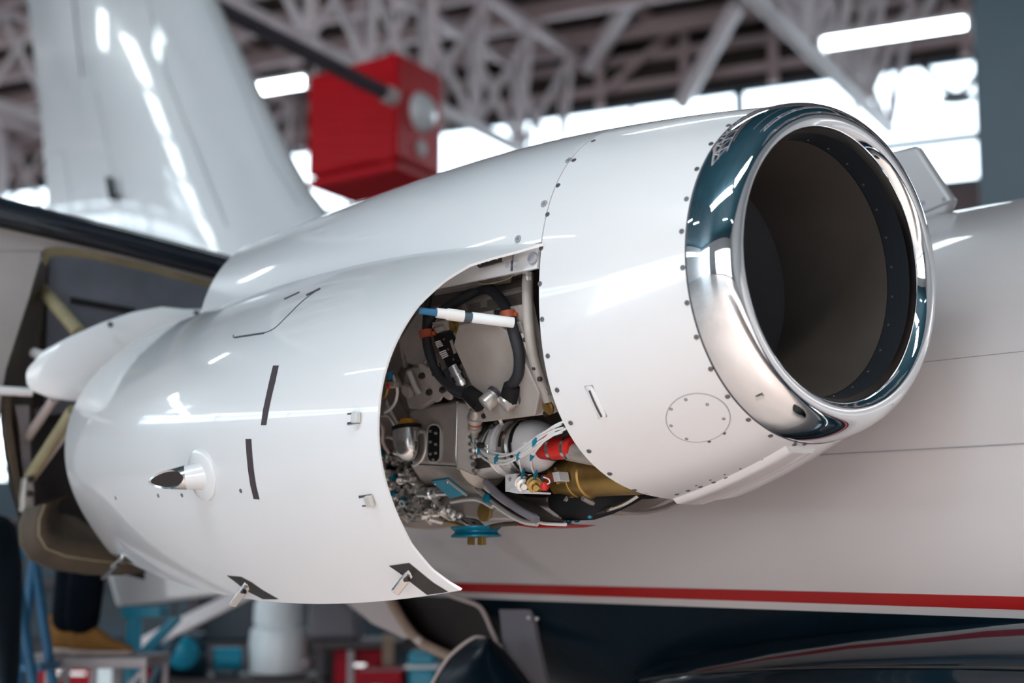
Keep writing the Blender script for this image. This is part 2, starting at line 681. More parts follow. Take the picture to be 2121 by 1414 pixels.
for k in range(3):
    for j in range(2):
        x0_, x1_ = AG0 + 1.2 * k, AG0 + 1.2 * (k + 1)
        z0_, z1_ = ZG0 + 1.2 * j, ZG0 + 1.2 * (j + 1)
        f = MB()
        for z in (z0_ + .03, z1_ - .03):
            f.bar(HP(x0_, 0, z), HP(x1_, 0, z), .06, .06)
        for x in (x0_ + .03, x1_ - .03):
            f.bar(HP(x, 0, z0_), HP(x, 0, z1_), .06, .06)
        f.build('window_frame', 'trussw', w, smooth=False)
        MB().prism([HP(x0_ + .06, 0, z0_ + .06), HP(x1_ - .06, 0, z0_ + .06), HP(x1_ - .06, 0, z1_ - .06), HP(x0_ + .06, 0, z1_ - .06)], HN * .008).build('pane', 'glass', w, smooth=False)

# roof trusses running from the back wall over the jet, one per bay line
ORD = ['leftmost', 'second from left', 'third from left', 'fourth from left', 'fifth from left', 'sixth from left', 'rightmost']
ZB = 7.2
TOPZ = 8.7
TA = [2.09 - 4.85 * 3 + 4.85 * k for k in range(7)]
# two web planes per truss: struts join bottom chord to twin top chords
for k, a in enumerate(TA):
    t = empty('roof_truss', HP(a, 0, ZB))
    tag(t, 'pinkish grey lattice roof truss running to the back wall, %s' % ORD[k], 'truss', 'lattice roof trusses', 'structure')
    L = 17.0
    MB().tube([HP(a, 0, ZB), HP(a, L, ZB)], .085, 8, False).build('bottom_chord', 'trussw', t)
    for sgn in (-.5, .5):
        MB().bar(HP(a + sgn, 0, TOPZ), HP(a + sgn, L, TOPZ), .13, .13).build('top_chord', 'truss', t, smooth=False)
    n = 13
    for j in range(n):
        y0, y1 = L * j / n, L * (j + 1) / n
        for sgn in (-.5, .5):
            strut('strut', t, HP(a, y0, ZB), HP(a + sgn, (y0 + y1) / 2, TOPZ), .075, 'trussw')
            strut('strut', t, HP(a, y1, ZB), HP(a + sgn, (y0 + y1) / 2, TOPZ), .075, 'trussw')
        strut('hanger', t, HP(a, y0, ZB), HP(a, y0, TOPZ), .05, 'trussw')
        strut('cross_tie', t, HP(a - .5, (y0 + y1) / 2, TOPZ), HP(a + .5, (y0 + y1) / 2, TOPZ), .07, 'truss')

# purlins along the back wall direction, resting on the trusses
PO = ['nearest the back wall', 'second from the back wall', 'third from the back wall', 'fourth from the back wall', 'fifth from the back wall', 'sixth from the back wall', 'seventh from the back wall', 'eighth from the back wall', 'ninth from the back wall']
for k in range(9):
    b = .7 + 1.25 * k
    p = MB().bar(HP(AL, b, TOPZ + .19), HP(AR, b, TOPZ + .19), .16, .24).build('roof_purlin', 'purlin', smooth=False)
    tag(p, 'brown grey roof purlin across the trusses, %s' % PO[k], 'purlin', 'roof purlins', 'structure')

# steel framing on the dark wall strip above the windows
wfm = empty('wall_framing', HP(3, .12, ZW1))
tag(wfm, 'pinkish brown steel framing on the dark wall strip above the window band', 'framing', kind='structure')
for z in (ZW1 + .22, ZW1 + .62):
    strut('rail', wfm, HP(AL, .1, z), HP(AR, .1, z), .10, 'purlin', .12)
for k in range(17):
    a = -10.2 + 1.3 * k
    strut('post', wfm, HP(a, .16, ZW1 - .05), HP(a, .16, ZR), .12, 'purlin')
for k in range(6):
    a = -8.9 + 3.9 * k
    strut('diagonal', wfm, HP(a, .2, ZW1 + .1), HP(a + 1.3, .2, ZR), .09, 'purlin')

# rafters under the roof sheet, at right angles to the purlins
for k in range(11):
    a = -9.5 + 1.9 * k
    o = MB().bar(HP(a, 0, TOPZ + .33), HP(a, 16, TOPZ + .33), .11, .08).build('roof_rafter', 'purlin', smooth=False)
    tag(o, 'brown grey roof rafter running to the back wall, number %d from the left' % (k + 1), 'rafter', 'roof rafters', 'structure')

# ------------------------------------------------------------------ salient roof members seen one by one
def brace(x0, y0, Y0, x1, y1, Y1, w, label, m='trussw', name='roof_brace', cat='brace'):
    o = MB().tube([at_y(x0, y0, Y0), at_y(x1, y1, Y1)], w, 10, False).build(name, m)
    return tag(o, label, cat, kind='structure')


brace(1355, -88, 20.0, 1222, 140, 22.7, .13, 'pale round roof brace leaning right above the cowl joint')
brace(1528, 8, 20.2, 1412, 215, 22.0, .115, 'pale round roof brace reaching down above the engine intake')
brace(1962, -70, 19.5, 1908, 45, 20.5, .09, 'short pale brace above the fluorescent lamp beside the blue pillar')
brace(1905, 130, 20.5, 1980, 205, 20.6, .05, 'thin left leg of the V hanger in front of the window', 'pipe', 'hanger_rod', 'rod')
brace(2050, 120, 20.5, 1984, 205, 20.6, .05, 'thin right leg of the V hanger in front of the window', 'pipe', 'hanger_rod', 'rod')
o = brace(430, 5, 12.2, 800, 194, 13.6, .065, 'dark sloping pipe ending in front of the red heater', 'pipe', 'ceiling_pipe', 'pipe')
c = at_y(800, 194, 13.55)
MB().lathe([(0, .078), (.1, .078)], c, at_y(800, 194, 13.6) - at_y(430, 5, 12.2), 16).build('end_cap', 'edge', o, label='pale pipe end cap')
o = MB().lathe([(0, .04), (.04, .22), (.09, .23), (.16, .07)], at_y(1982, 214, 20.6) , (0, 0, 1), 16).build('hanger_knot', 'black')
tag(o, 'small dark bracket where the V hanger rods meet', 'bracket', kind='structure')

# blue pillar on the right
pc = at_y(2095, 300, 13.0)
o = MB().box((pc[0], pc[1], ZR / 2), HW * .46, HN * .46, (0, 0, ZR)).build('pillar', 'pillar', smooth=False, bevel=.02)
struct(o, 'slate blue square steel pillar at the right edge', 'pillar')
MB().box((pc[0], pc[1], .03), HW * .8, HN * .8, (0, 0, .06)).build('base_plate', 'pillar', o, smooth=False)

# ------------------------------------------------------------------ fluorescent lamps
def lamp(c, label, L=1.45, dirv=HW, w=.2):
    c = np.asarray(c, float)
    t = empty('ceiling_lamp', c)
    tag(t, label, 'lamp', 'fluorescent batten lamps')
    x = nrmv(dirv)
    y = np.cross((0, 0, 1), x)
    z = np.array([0, 0, 1.0])
    MB().box(c + z * .10, x * L, y * w, z * .05).build('tray', 'lampbody', t, smooth=False, bevel=.01)
    mb = MB()
    rings = []
    for k in (-1, 1):
        rings.append([c + x * (L / 2 - .03) * k + y * (w / 2 * .95) * math.cos(a) + z * (.075 - .085 * math.sin(a)) for a in [PI * i / 8 for i in range(9)]])
    mb.loft(rings, True)
    mb.build('diffuser', 'lampw', t)
    for k in (-1, 1):
        MB().bar(c + x * (L / 2) * k + z * .04, c + x * (L / 2 + .035) * k + z * .04, w, .15, up=z).build('end_cap', 'lampbody', t, smooth=False)
        q = c + x * (L / 2 - .2) * k
        MB().bar(q + z * .12, (q[0], q[1], ZR), .012).build('hanging_rod', 'truss', t, smooth=False)
    return t


lamp(at_y(1853, 78, 15.6), 'long lit fluorescent lamp hanging beside the blue pillar')
lamp(at_y(548, 191, 17.6), 'lit fluorescent lamp between the tail fin and the red heater', 1.2)
# the lamps over and behind the photographer, seen mirrored in paint and polished lip
for (x, y), dv, L_, n_ in (((-7.7, 14.05), (1.2, -.9), 1.5, 'mirrored at the rear of the cowl door'), ((-7.45, 12.0), (.9, -.6), 1.3, 'mirrored at the rear of the upper cowl'),
                           ((-9.05, 5.4), (.9, -1.0), 1.5, 'mirrored near the front edge of the cowl door'), ((-9.3, 3.4), (.5, -1.2), 1.5, 'mirrored beside the cowl joint'),
                           ((.3, 8.85), (.89, .4), 1.6, 'over the intake cowl'), ((-4.5, 1.0), (.9, -.45), 2.4, 'over the shop floor beside the camera'),
                           ((-1.5, -.6), (.9, -.45), 2.4, 'above the camera'), ((-3.0, -5.0), (.9, -.45), 2.4, 'in the row behind the camera, on the left'), ((2.4, -7.6), (.9, -.45), 2.4, 'in the row behind the camera, on the right')):
    lamp((x, y, 7.0), 'lit fluorescent lamp outside the picture, ' + n_, L_, np.array([dv[0], dv[1], 0.0]))

NR = ['nearest the jet', 'second from the jet', 'third from the jet', 'fourth from the jet', 'fifth from the jet', 'farthest from the jet']
for k in range(6):  # lamp row added so that its mirror image makes the bright fin streak
    t = k / 5
    lamp((-8.6 - 9.3 * t, 13.62 + 2.05 * t, 7.0), 'added lamp of the unseen row making the fin streak, ' + NR[k], 1.6, np.array([.976, -.216, 0]), .6)

# ------------------------------------------------------------------ red unit heater hanging in the roof
ht = empty('unit_heater', at_y(775, 360, 15.5))
tag(ht, 'red enamelled unit heater hanging under the roof trusses', 'heater')
hc = at_y(775, 245, 15.5)
hx = nrmv(np.array([math.cos(math.radians(-10)), math.sin(math.radians(-10)), 0]))
p1, p2, p3 = at_y(638, 245, 15.9), at_y(822, 245, 15.1), at_y(916, 245, 15.9)
zt, zb = at_y(775, 132, 15.5)[2], at_y(775, 345, 15.5)[2]
lo = np.array([0, 0, 1.0])
p4 = p1 + p3 - p2
MB().prism([P3(p, zb) for p in (p1, p2, p3, p4)], (0, 0, zt - zb)).build('casing', 'heater', ht, smooth=False, bevel=.03)
MB().prism([P3(p, zb - .12) for p in (p1, p2, p3, p4)], (0, 0, .09)).build('bottom_tray', 'heater', ht, smooth=False, bevel=.02)
fn = nrmv(np.cross(p3 - p2, lo))
if fn[1] > 0:
    fn = -fn
fc = P3((p2 + p3) / 2, zb + (zt - zb) * .52)
MB().lathe([(0, .21), (.05, .2), (.12, .13), (.14, .02)], fc, fn, 24).build('glare_disc', 'plastic', ht, label='white disc standing for a round glare')  # the glare on the right face, built as a white disc
MB().lathe([(0, .09), (.03, .08)], fc - lo * .36, fn, 16).build('badge', 'edge', ht, label='pale round badge')
ln = nrmv(np.cross(p1 - p2, lo))
if ln[1] > 0:
    ln = -ln
for i in range(7):
    zz = zb + .08 + i * (zt - zb - .1) / 7
    MB().box(P3((p1 + p2) / 2, zz) + ln * .012, (p2 - p1) * .92, ln * .02, lo * .03).build('louvre', 'heater', ht, smooth=False)
MB().lathe([(0, .05), (.03, .04)], P3(p1 * .42 + p2 * .58, zb + (zt - zb) * .77), ln, 14).build('indicator', 'cab', ht)
for p in (p1, p2, p3, p4):
    MB().bar(P3(p * .9 + .1 * (p1 + p3) / 2, zt), P3(p * .9 + .1 * (p1 + p3) / 2, ZR), .03).build('hanging_rod', 'truss', ht, smooth=False)
#--PART2--
# ------------------------------------------------------------------ the jet
jet = empty('business_jet', P3(W(0, 1.6, 0), 0.0))
tag(jet, 'white business jet with opened engine cowl, polished intake lip and red stripe', 'airplane')

# fuselage: a straight tube tapering into the tail cone, white above, navy below
FU, FV, FR = 1.62, -.52, 1.0


def fus_sec(s):
    k = max(0.0, (s - 2.4) / 6.7)
    k2 = k * k * (3 - 2 * min(k, 1))
    kn = max(0.0, (-s - 7.0) / 3.0)
    r = FR * max(1 - .72 * k2, .02) * max(math.sqrt(max(1 - kn * kn, .0004)), .02)
    # the belly sweeps up first: the tail cone keeps its top line
    kb = min(max(0.0, (s - 1.0) / 4.0), 1.0)
    return r, FV + .80 * k2 + .0 * kb


def belly(s):
    """how far the underside is drawn up at s"""
    k = min(max((s - 1.9) / 2.6, 0.0), 1.0)
    return .72 * k * k * (3 - 2 * k)


def fus(s, a, dr=0.0):
    """a: angle from the top, positive towards the viewer"""
    r, vc = fus_sec(s)
    c = math.cos(a)
    k = 1.0 if c > 0 else 1.0 - belly(s)
    return W(s, FU - (r + dr) * math.sin(a), vc + (r + dr) * c * k)


def fus_at_v(s, v):
    r, vc = fus_sec(s)
    c = (v - vc) / r
    if c < 0:
        c /= (1.0 - belly(s))
    return math.acos(min(max(c, -.985), .985))


def fus_v(x, y):
    return suv(at_cyl(x, y, FR, FU, FV))[2]


def fus_ang(x, y):
    R = at_cyl(x, y, FR, FU, FV)
    s, u, v = suv(R)
    return math.atan2(-(u - FU), v - FV)


V_R0, V_R1, V_W1 = fus_v(2121, 1235.5), fus_v(2121, 1262), fus_v(2121, 1281)
SS = [-10 + .4 * i for i in range(8)] + [-7 + .5 * i for i in range(16)] + [1 + .2 * i for i in range(21)] + [5.2 + .4 * i for i in range(11)]


def band(f0, f1, n, dr=0.0, s0=-10, s1=9.3):
    ss = [s for s in SS if s0 <= s <= s1]
    return [[fus(s, f0(s) + (f1(s) - f0(s)) * j / n, dr) for j in range(n + 1)] for s in ss]


w_ = lambda s: fus_at_v(s, V_W1)
m_ = MB().sheet(band(lambda s: -PI, w_, 60), band(lambda s: -PI, w_, 60, -.02))
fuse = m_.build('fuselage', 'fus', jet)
r0_, r1_ = (lambda s: fus_at_v(s, V_R0)), (lambda s: fus_at_v(s, V_R1))
MB().sheet(band(r0_, r1_, 3, .0025, s1=4.2), band(r0_, r1_, 3, -.01, s1=4.2)).build('stripe', 'red', fuse, label='red stripe along the fuselage side')
MB().sheet(band(w_, lambda s: PI, 20), band(w_, lambda s: PI, 20, -.02)).build('belly', 'navy', jet, label='glossy navy blue underside')
a_ = fus_ang(2050, 922)
MB().tube([fus(s, a_, .0005) for s in np.linspace(-3, 1.5, 30)], .0022, 6, False).build('skin_seam', 'sealant', fuse)
a_ = fus_ang(2000, 740)
MB().tube([fus(s, a_ + .0 * s, .0002) for s in np.linspace(-3, .5, 20)], .0012, 6, False).build('skin_seam', 'sealant', fuse)

# pylon between nacelle and fuselage
rings = []
for s, h in ((.35, .03), (.6, .09), (1.2, .13), (2.0, .10), (2.7, .03)):
    rings.append([W(s, .5, .02 + h), W(s, .95, .0 + h), W(s, .95, .0 - h), W(s, .5, .02 - h)])
MB().loft(rings).build('pylon', 'white', jet, bevel=.01)

# dorsal fairing block on the fuselage top behind the intake
pts = [at_u(1838, 316, 1.32), at_u(1897, 303, 1.32), at_u(1969, 412, 1.32), at_u(1956, 440, 1.32), at_u(1895, 462, 1.32), at_u(1830, 480, 1.32)]
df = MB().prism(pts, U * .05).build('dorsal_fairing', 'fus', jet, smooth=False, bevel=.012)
MB().bar(at_u(1895, 447, 1.318), at_u(1966, 417, 1.318), .006).build('seam', 'sealant', df, smooth=False)
for x, y in ((1912, 420), (1955, 412)):
    MB().lathe([(0, .008), (.004, .007)], at_u(x, y, 1.32), -U, 12).build('screw', 'sealant', df)

# tail fin with swept leading edge and root fillet
le = [(402, -80), (440, 0), (520, 170), (600, 335), (635, 395), (672, 440), (860, 640)]
te = [(52, -80), (60, 0), (78, 150), (92, 290), (100, 400), (104, 500), (106, 640)]
UF = 1.62
rings = []
for (xl, yl), (xt, yt) in zip(le, te):
    a, b = at_u(xl, yl, UF), at_u(xt, yt, UF)
    rng = []
    prof_n = [(0, 0), (.015, .35), (.06, .7), (.16, .95), (.35, 1), (.6, .8), (.82, .42), (1, .06)]
    th = .22
    for t, h in prof_n:
        rng.append(a + (b - a) * t - U * th * h)
    for t, h in reversed(prof_n[1:]):
        rng.append(a + (b - a) * t + U * th * h)
    rings.append(rng)
fin = MB().loft(rings).build('tail_fin', 'fin', jet, angle=60)
f_ = lambda x, y: at_u(x, y, UF - .225)
MB().tube([f_(150, -40), f_(160, 70), f_(170, 160)], .006, 6, False).build('static_wick', 'pipe', fin)
MB().prism([f_(218, 366), f_(224, 366), f_(233, 410), f_(240, 402), f_(238, 414), f_(226, 414)], U * .03).build('fin_bracket', 'black', fin, smooth=False, label='small black bracket')
MB().tube([f_(104, 318), f_(132, 312), f_(150, 440)], .004, 6, False).build('panel_seam', 'sealant', fin)
MB().tube([f_(200, 190), f_(262, 500)], .003, 6, False).build('panel_seam', 'sealant', fin)
MB().tube([f_(300, -20), f_(350, 170), f_(470, 470)], .003, 6, False).build('panel_seam', 'sealant', fin)
MB().tube([f_(430, 10), f_(560, 330), f_(620, 425)], .003, 6, False).build('panel_seam', 'sealant', fin)

# wing root fairing in glossy navy low on the side, and its crest line
def fair(t, a):
    """t 0..1 from aft tip forward"""
    s = 1.75 - 6.9 * t
    k = math.sqrt(max(0.0, 1 - (1 - min(t / .62, 1)) ** 2.2))
    uc, vc = .95, -1.37
    ru, rv = .62 * (.08 + .92 * k), .50 * (.05 + .95 * k)
    ca, sa = math.cos(a), math.sin(a)
    e = .75
    return W(s, uc - ru * math.copysign(abs(sa) ** e, sa), vc + rv * math.copysign(abs(ca) ** e, ca))


G = [[fair(t, 2 * PI * j / 36) for j in range(36)] for t in [0, .01, .03, .06, .1, .15, .2, .27, .35, .45, .55, .7, .85, 1]]
wf = MB().loft(G).build('wing_fairing', 'navyg', jet, angle=60, label='glossy navy wing root fairing')
MB().tube([fair(t, .95) + V * .002 for t in np.linspace(.05, .9, 30)], .004, 6, False).build('fairing_seam', 'dark', wf)
sm = shared(MB().lathe([(0, .0075), (.0018, .0068), (.0018, .003), (.0006, .0025)], (0, 0, 0), (0, 0, 1), 10), 'screw', 'screw')
smw = shared(MB().lathe([(0, .0095), (.002, .0085), (.002, .006), (.0008, .0058)], (0, 0, 0), (0, 0, 1), 12), 'screw_ring', 'sealant')


def screws(F, pts, parent, s0, p0, mesh=None, sc=1.0, name='screw'):
    out = []
    for x, y in pts:
        s, ph = inv(F, x, y, s0, p0)
        p, a, b, n = frame_on(F, s, ph)
        out.append(place(name, mesh or sm, parent, p + n * .0002, a * sc, b * sc, n * sc))
    return out


for k in range(10):
    t = .42 + .03 * k
    p, q = fair(t, .95), fair(t + .01, .95)
    n = nrmv(p - W(suv(p)[0], .95, -1.42))
    a = nrmv(q - p)
    a = nrmv(a - n * (a @ n))
    place('rivet', smw, wf, p - V * .03 + n * .002, a, np.cross(n, a), n)

# wing on the near side, ahead of the picture; it shows mirrored in the polished lip
rings = []
for u, s_le, s_te, v, th in ((1.0, -6.3, -2.75, -1.42, .2), (-2.5, -5.5, -3.0, -1.33, .14), (-6.0, -4.7, -3.25, -1.2, .08)):
    rng = []
    for t, h in ((0, 0), (.04, .5), (.2, .95), (.4, 1), (.7, .6), (1, .05)):
        rng.append(W(s_le + (s_te - s_le) * t, u, v + th * h * .6))
    for t, h in ((.7, .6), (.4, 1), (.2, .95), (.04, .5)):
        rng.append(W(s_le + (s_te - s_le) * t, u, v - th * h * .4))
    rings.append(rng)
MB().loft(rings).build('wing', 'white', jet, angle=50)

# ---------------- nacelle: polished lip
def lipp(t):
    return None


lipo = [(-.13 * math.sin(x), .405 + .065 * math.cos(x), .01 * math.sin(x)) for x in np.linspace(0, PI / 2, 16)]
lipi = [(-.075 - .055 * math.cos(x), .405 - .0394 * math.sin(x), .01 + .0034 * math.sin(x)) for x in np.linspace(0, PI / 2, 12)]


def ringpt(s, r, o, ph):
    return W(s, -r * math.sin(ph), o + r * math.cos(ph))


NS = 128
def rings_of(pr):
    return [[ringpt(s, r, o, 2 * PI * j / NS) for j in range(NS)] for s, r, o in pr]


lip = MB().loft(rings_of(lipo + lipi[1:]), cap=False).build('intake_lip', 'chrome', jet, angle=80, label='mirror polished intake lip')
MB().loft(rings_of([(-.002, .4695, 0), (.0015, .4715, 0), (.005, .4705, 0)]), cap=False).build('lip_seam', 'seam', lip)
dl = at_cyl(1573, 824, .455, 0, 0)
s_, ph_ = suv(dl)[0], math.atan2(-suv(dl)[1], suv(dl)[2])
F_ = lambda s, ph: ringpt(s, .405 + .065 * math.sqrt(max(0, 1 - (s / .13) ** 2)) if s < 0 else .47, 0, ph)
s_, ph_ = inv(F_, 1573, 824, -.04, 2.3)
p, a, b, n = frame_on(F_, s_, ph_)
MB().box(p + n * .0008, a * .024, b * .012, n * .001).build('data_plate', 'alu', lip, smooth=False)

MB().loft(rings_of([(-.075, .3656, .0134), (-.04, .3625, .014), (-.0034, .36, .0155)]), cap=False).build('duct_band', 'ductb', jet)
dct = MB().loft(rings_of([(-.0034, .36, .0155), (.1, .356, .0155), (.22, .352, .016), (.384, .352, .016)]), cap=False).build('intake_duct', 'duct', jet)
MB().loft(rings_of([(-.0042, .3612, .0155), (-.0042, .3588, .0155), (-.0015, .3588, .0155)]), cap=False).build('duct_seam', 'black', dct)
ff = MB().loft(rings_of([(.384, .352, .016), (.386, .3, .016), (.386, .12, .016), (.37, .10, .016), (.33, .07, .016), (.30, .03, .016), (.296, .001, .016)]), cap=False).build('fan_face', 'fan', jet, label='dark grey fan face deep in the intake')
for k in range(26):
    a0 = 2 * PI * k / 26
    p = ringpt(-.018, .3613, .0148, a0)
    n = nrmv(W(0, 0, .0148) - P0 * 0 - p)
    n = nrmv(W(-.018, 0, .0148) - p)
    bb = np.cross(n, D)
    place('screw', sm, dct, p + n * .0002, D * .55, bb * .55, n * .55)

# ---------------- inlet cowl, the white ring behind the lip
NP = 120
def ringn(s, dr=0.0, a0=0, a1=2 * PI, n=NP, F=nac):
    return [F(s, a0 + (a1 - a0) * j / n, dr) for j in range(n + 1)]


ss = [.004 + (S2 - .006) * i / 12 for i in range(13)]
cowl = MB()
rg = [[nac(s, 2 * PI * j / NP) for j in range(NP)] for s in ss]
rg.append([nac(S2 - .002, 2 * PI * j / NP, -.012) for j in range(NP)])
rg.append([nac(S2 - .03, 2 * PI * j / NP, -.03) for j in range(NP)])
rg.append([nac(.2, 2 * PI * j / NP, -.05) for j in range(NP)])
cowl.loft(rg, cap=False)
cowl = cowl.build('inlet_cowl', 'white', jet, angle=50, label='white inlet cowl ring behind the polished lip')
screws(nac, [(1509, 260), (1473, 298), (1443.5, 350), (1422, 412), (1412, 479), (1414, 554), (1423, 627), (1442.5, 698), (1472, 764), (1507, 821), (1550, 869), (1596, 902), (1646, 920)], cowl, .02, 1.6, sc=1.0)
screws(nac, [(1229, 292), (1189, 332), (1156, 384), (1134, 444), (1121, 514), (1118.5, 587.5), (1123, 661), (1134.6, 737), (1154, 807.6), (1182, 875.5), (1220, 934), (1263, 981), (1313.7, 1014.5)], cowl, .43, 1.6)
rows = [(785, 945), (865, 918), (957, 890), (1053, 857), (1145, 825), (1240, 790), (1335, 750), (1430, 710), (1523, 667), (1620, 622), (1720, 578)]
rows2 = [(1650, 566), (1535, 635), (1410, 692), (1250, 758), (1135, 800), (1030, 840), (925, 880)]
screws(nac, [(1180 + x / 3.535, 760 + y / 3.535 - 4) for x, y in rows], cowl, .2, 2.8, sc=.9)
screws(nac, [(1180 + x / 3.535, 760 + y / 3.535 - 4) for x, y in rows2], cowl, .2, 2.8, sc=.5)
# oval access panel
s_, ph_ = inv(nac, 1446, 868, .2, 2.3)
rr, _ = prof(s_)
def patch(F, s0, ph0, r0, sr, pr, n, dr, k=1.0):
    return [[F(s0 + sr * q / 6 * math.cos(2 * PI * j / n), ph0 + pr * q / 6 * math.sin(2 * PI * j / n), dr) for j in range(n)] for q in range(1, 7)]


RA = .083
seam_ = [nac(s_ + RA * math.cos(2 * PI * j / 48), ph_ + RA / rr * math.sin(2 * PI * j / 48), .0003) for j in range(49)]
pn = MB().loft(patch(nac, s_, ph_, rr, RA, RA / rr, 40, .0012), cap=True).build('access_panel', 'white', cowl, angle=50)
MB().tube(seam_, .0016, 6, False, cap=False).build('panel_seam', 'sealant', cowl)
screws(nac, [(1420.6, 827), (1465, 837), (1499, 866.6), (1500, 897), (1469, 914), (1422, 908), (1390, 881), (1390, 846.6)], cowl, .2, 2.2, sc=.7)
# vent slot with raised surround
cor = [inv(nac, x, y, .38, 2.1) for x, y in ((1211, 800), (1227, 797), (1258, 862), (1241, 867))]
G = []
for i in range(9):
    t = i / 8
    l = (cor[0][0] * (1 - t) + cor[3][0] * t, cor[0][1] * (1 - t) + cor[3][1] * t)
    r = (cor[1][0] * (1 - t) + cor[2][0] * t, cor[1][1] * (1 - t) + cor[2][1] * t)
    e = .12 if i in (0, 8) else 0
    G.append([nac(l[0] * (1 - q) + r[0] * q, l[1] * (1 - q) + r[1] * q, .0035 if 0 < q < 1 else .0) for q in (e, .2, .5, .8, 1 - e)])
MB().sheet(G).build('vent_surround', 'white', cowl, angle=30)
l0, l1 = inv(nac, 1223, 807, .38, 2.1), inv(nac, 1248, 861, .38, 2.1)
MB().tube([nac(l0[0] + (l1[0] - l0[0]) * t, l0[1] + (l1[1] - l0[1]) * t, .0045) for t in np.linspace(0, 1, 6)], .0032, 6, False).build('vent_slot', 'seam', cowl)
# rectangle outline of the surround
MB().tube([nac(*q, .0006) for q in cor + cor[:1]], .0011, 5, False).build('vent_seam', 'sealant', cowl)
# keel strip under the inlet cowl
G, G2 = [], []
for s in np.linspace(.03, S2 - .005, 14):
    G.append([nac(s, PI - .10 + .2 * j / 4, .012) for j in range(5)])
    G2.append([nac(s, PI - .14 + .28 * j / 4, -.004) for j in range(5)])
MB().sheet(G, G2).build('keel_strip', 'white', cowl, angle=50)

# ---------------- upper cowl (fixed), white
ss = [S2 + .002 + (SU - S2) * i / 26 for i in range(27)]
A0, A1 = PH, -2.25
G = [ringn(s, 0, A0, A1, 80) for s in ss]
G2 = [ringn(s, -.02, A0, A1, 80) for s in ss]
up = MB().sheet(G, G2).build('upper_cowl', 'white', jet, angle=45, label='fixed white upper engine cowl')
screws(nac, [(1178, 332), (1127, 422), (1073, 495)], up, .5, .8, mesh=smw, sc=1.25)
screws(nac, [(1103, 535)], up, .5, 1.2, mesh=smw, sc=1.9)
screws(nac, [(1178, 332), (1127, 422), (1073, 495), (1103, 535), (1065, 517)], up, .5, .8, sc=.6)
s_, ph_ = inv(nac, 710, 570, 1.4, 1.0)
MB().tube([nac(s_, ph_, .001), nac(s_, ph_ + .012, .001)], .002, 6, False).build('paint_mark', 'seam', up)

# ---------------- cowl door, hinged at the upper cowl and swung out
PA = PH + .02
def sfront(ph):
    return float(np.interp(ph, [1.34, 1.4, 1.435, 1.463, 1.531, 1.65, 1.816, 2.01, 2.34, 2.67, 2.96, 3.105, 3.195, 3.247],
                           [.44, .483, .511, .55, .621, .656, .674, .671, .665, .671, .675, .657, .627, .604]))


nS, nP = 44, 72
G, G2 = [], []
for i in range(nS + 1):
    r1_, r2_ = [], []
    for j in range(nP + 1):
        ph = PA + (PB - PA) * j / nP
        s = sfront(ph) + (SD - sfront(ph)) * i / nS
        r1_.append(door(s, ph))
        r2_.append(door(s, ph, -.007))
    G.append(r1_)
    G2.append(r2_)
dr_ = MB().sheet(G, G2).build('cowl_door', 'white', jet, angle=45, label='white cowl door swung open on its upper hinge')


def dpt(x, y, dr=.0, s0=1.6, p0=2.3):
    s, ph = inv(door, x, y, s0, p0)
    return door(s, ph, dr)


def dpatch(name, px, m, dr=.0012, parent=dr_, label=None, thick=.0):
    """thin flush patch on the door given its two long sides (same number of points)"""
    A, B = px
    G = []
    for p, q in zip(A, B):
        s1, p1 = inv(door, *p, 1.6, 2.3)
        s2_, p2 = inv(door, *q, 1.6, 2.3)
        G.append([door(s1 + (s2_ - s1) * t, p1 + (p2 - p1) * t, dr) for t in (0, .25, .5, .75, 1)])
    Gb = [[x - (x - np.mean([r[2] for r in G], axis=0)) * 0 for x in r] for r in G]
    return MB().sheet(G).build(name, m, parent, label=label)


dpatch('drain_slot', ([(566, 757), (558, 790), (551, 822), (545, 850), (541, 880)], [(578, 757), (571, 790), (563, 822), (557, 850), (552, 880)]), 'tape', label='dark upright slot strip, the upper one')
dpatch('drain_slot', ([(509, 909), (511, 940), (514, 972), (519, 1005), (526, 1033)], [(521, 909), (523, 940), (526, 972), (531, 1005), (538, 1034)]), 'tape', label='dark upright slot strip, the lower one')
MB().tube([dpt(x, y, .0008, 1.4, 1.7) for x, y in ((484, 694), (486, 699), (515, 694), (545, 690), (570, 679), (600, 650), (630, 621), (664, 597))], .0016, 6, True).build('panel_seam', 'seam', dr_)
MB().tube([dpt(x, y, .0012, 1.4, 1.7) for x, y in ((488, 699), (515, 695), (548, 690))], .0034, 6, False).build('panel_seam', 'seam', dr_)
MB().tube([dpt(x, y, .001, 1.4, 1.5) for x, y in ((590, 620), (620, 606))], .0035, 6, False).build('hinge_slot', 'seam', dr_)
MB().tube([dpt(x, y, .001, 1.4, 1.5) for x, y in ((636, 612), (663, 599))], .0045, 6, False).build('hinge_slot', 'seam', dr_)
for x, y in ((240, 1031), (328, 1026), (377, 1025), (499, 1016)):
    s, ph = inv(door, x, y, 2.0, 2.6)
    p, a, b, n = frame_on(door, s, ph)
    place('drain_hole', sm, dr_, p + n * .0005, a * .9, b * .9, n * .9)
# flush latches
for x, y in ((733, 866), (760, 1036)):
    s, ph = inv(door, x, y, .9, 2.4)
    p, a, b, n = frame_on(door, s, ph)
    lt = MB().box(p + n * .001, a * .048, b * .032, n * .003).build('flush_latch', 'seam', dr_, smooth=False, label='small flush latch')
    # direction of the front edge
    e = 1 if pix(p + a * .01)[0] < x else -1
    MB().box(p + n * .004 + a * e * .012, a * .016, b * .02, n * .006).build('latch_button', 'white', dr_, smooth=False)
    MB().box(p + n * .010 - a * e * .018, a * .022, b * .03, n * .016).build('latch_tab', 'alu', dr_, smooth=False, bevel=.002)
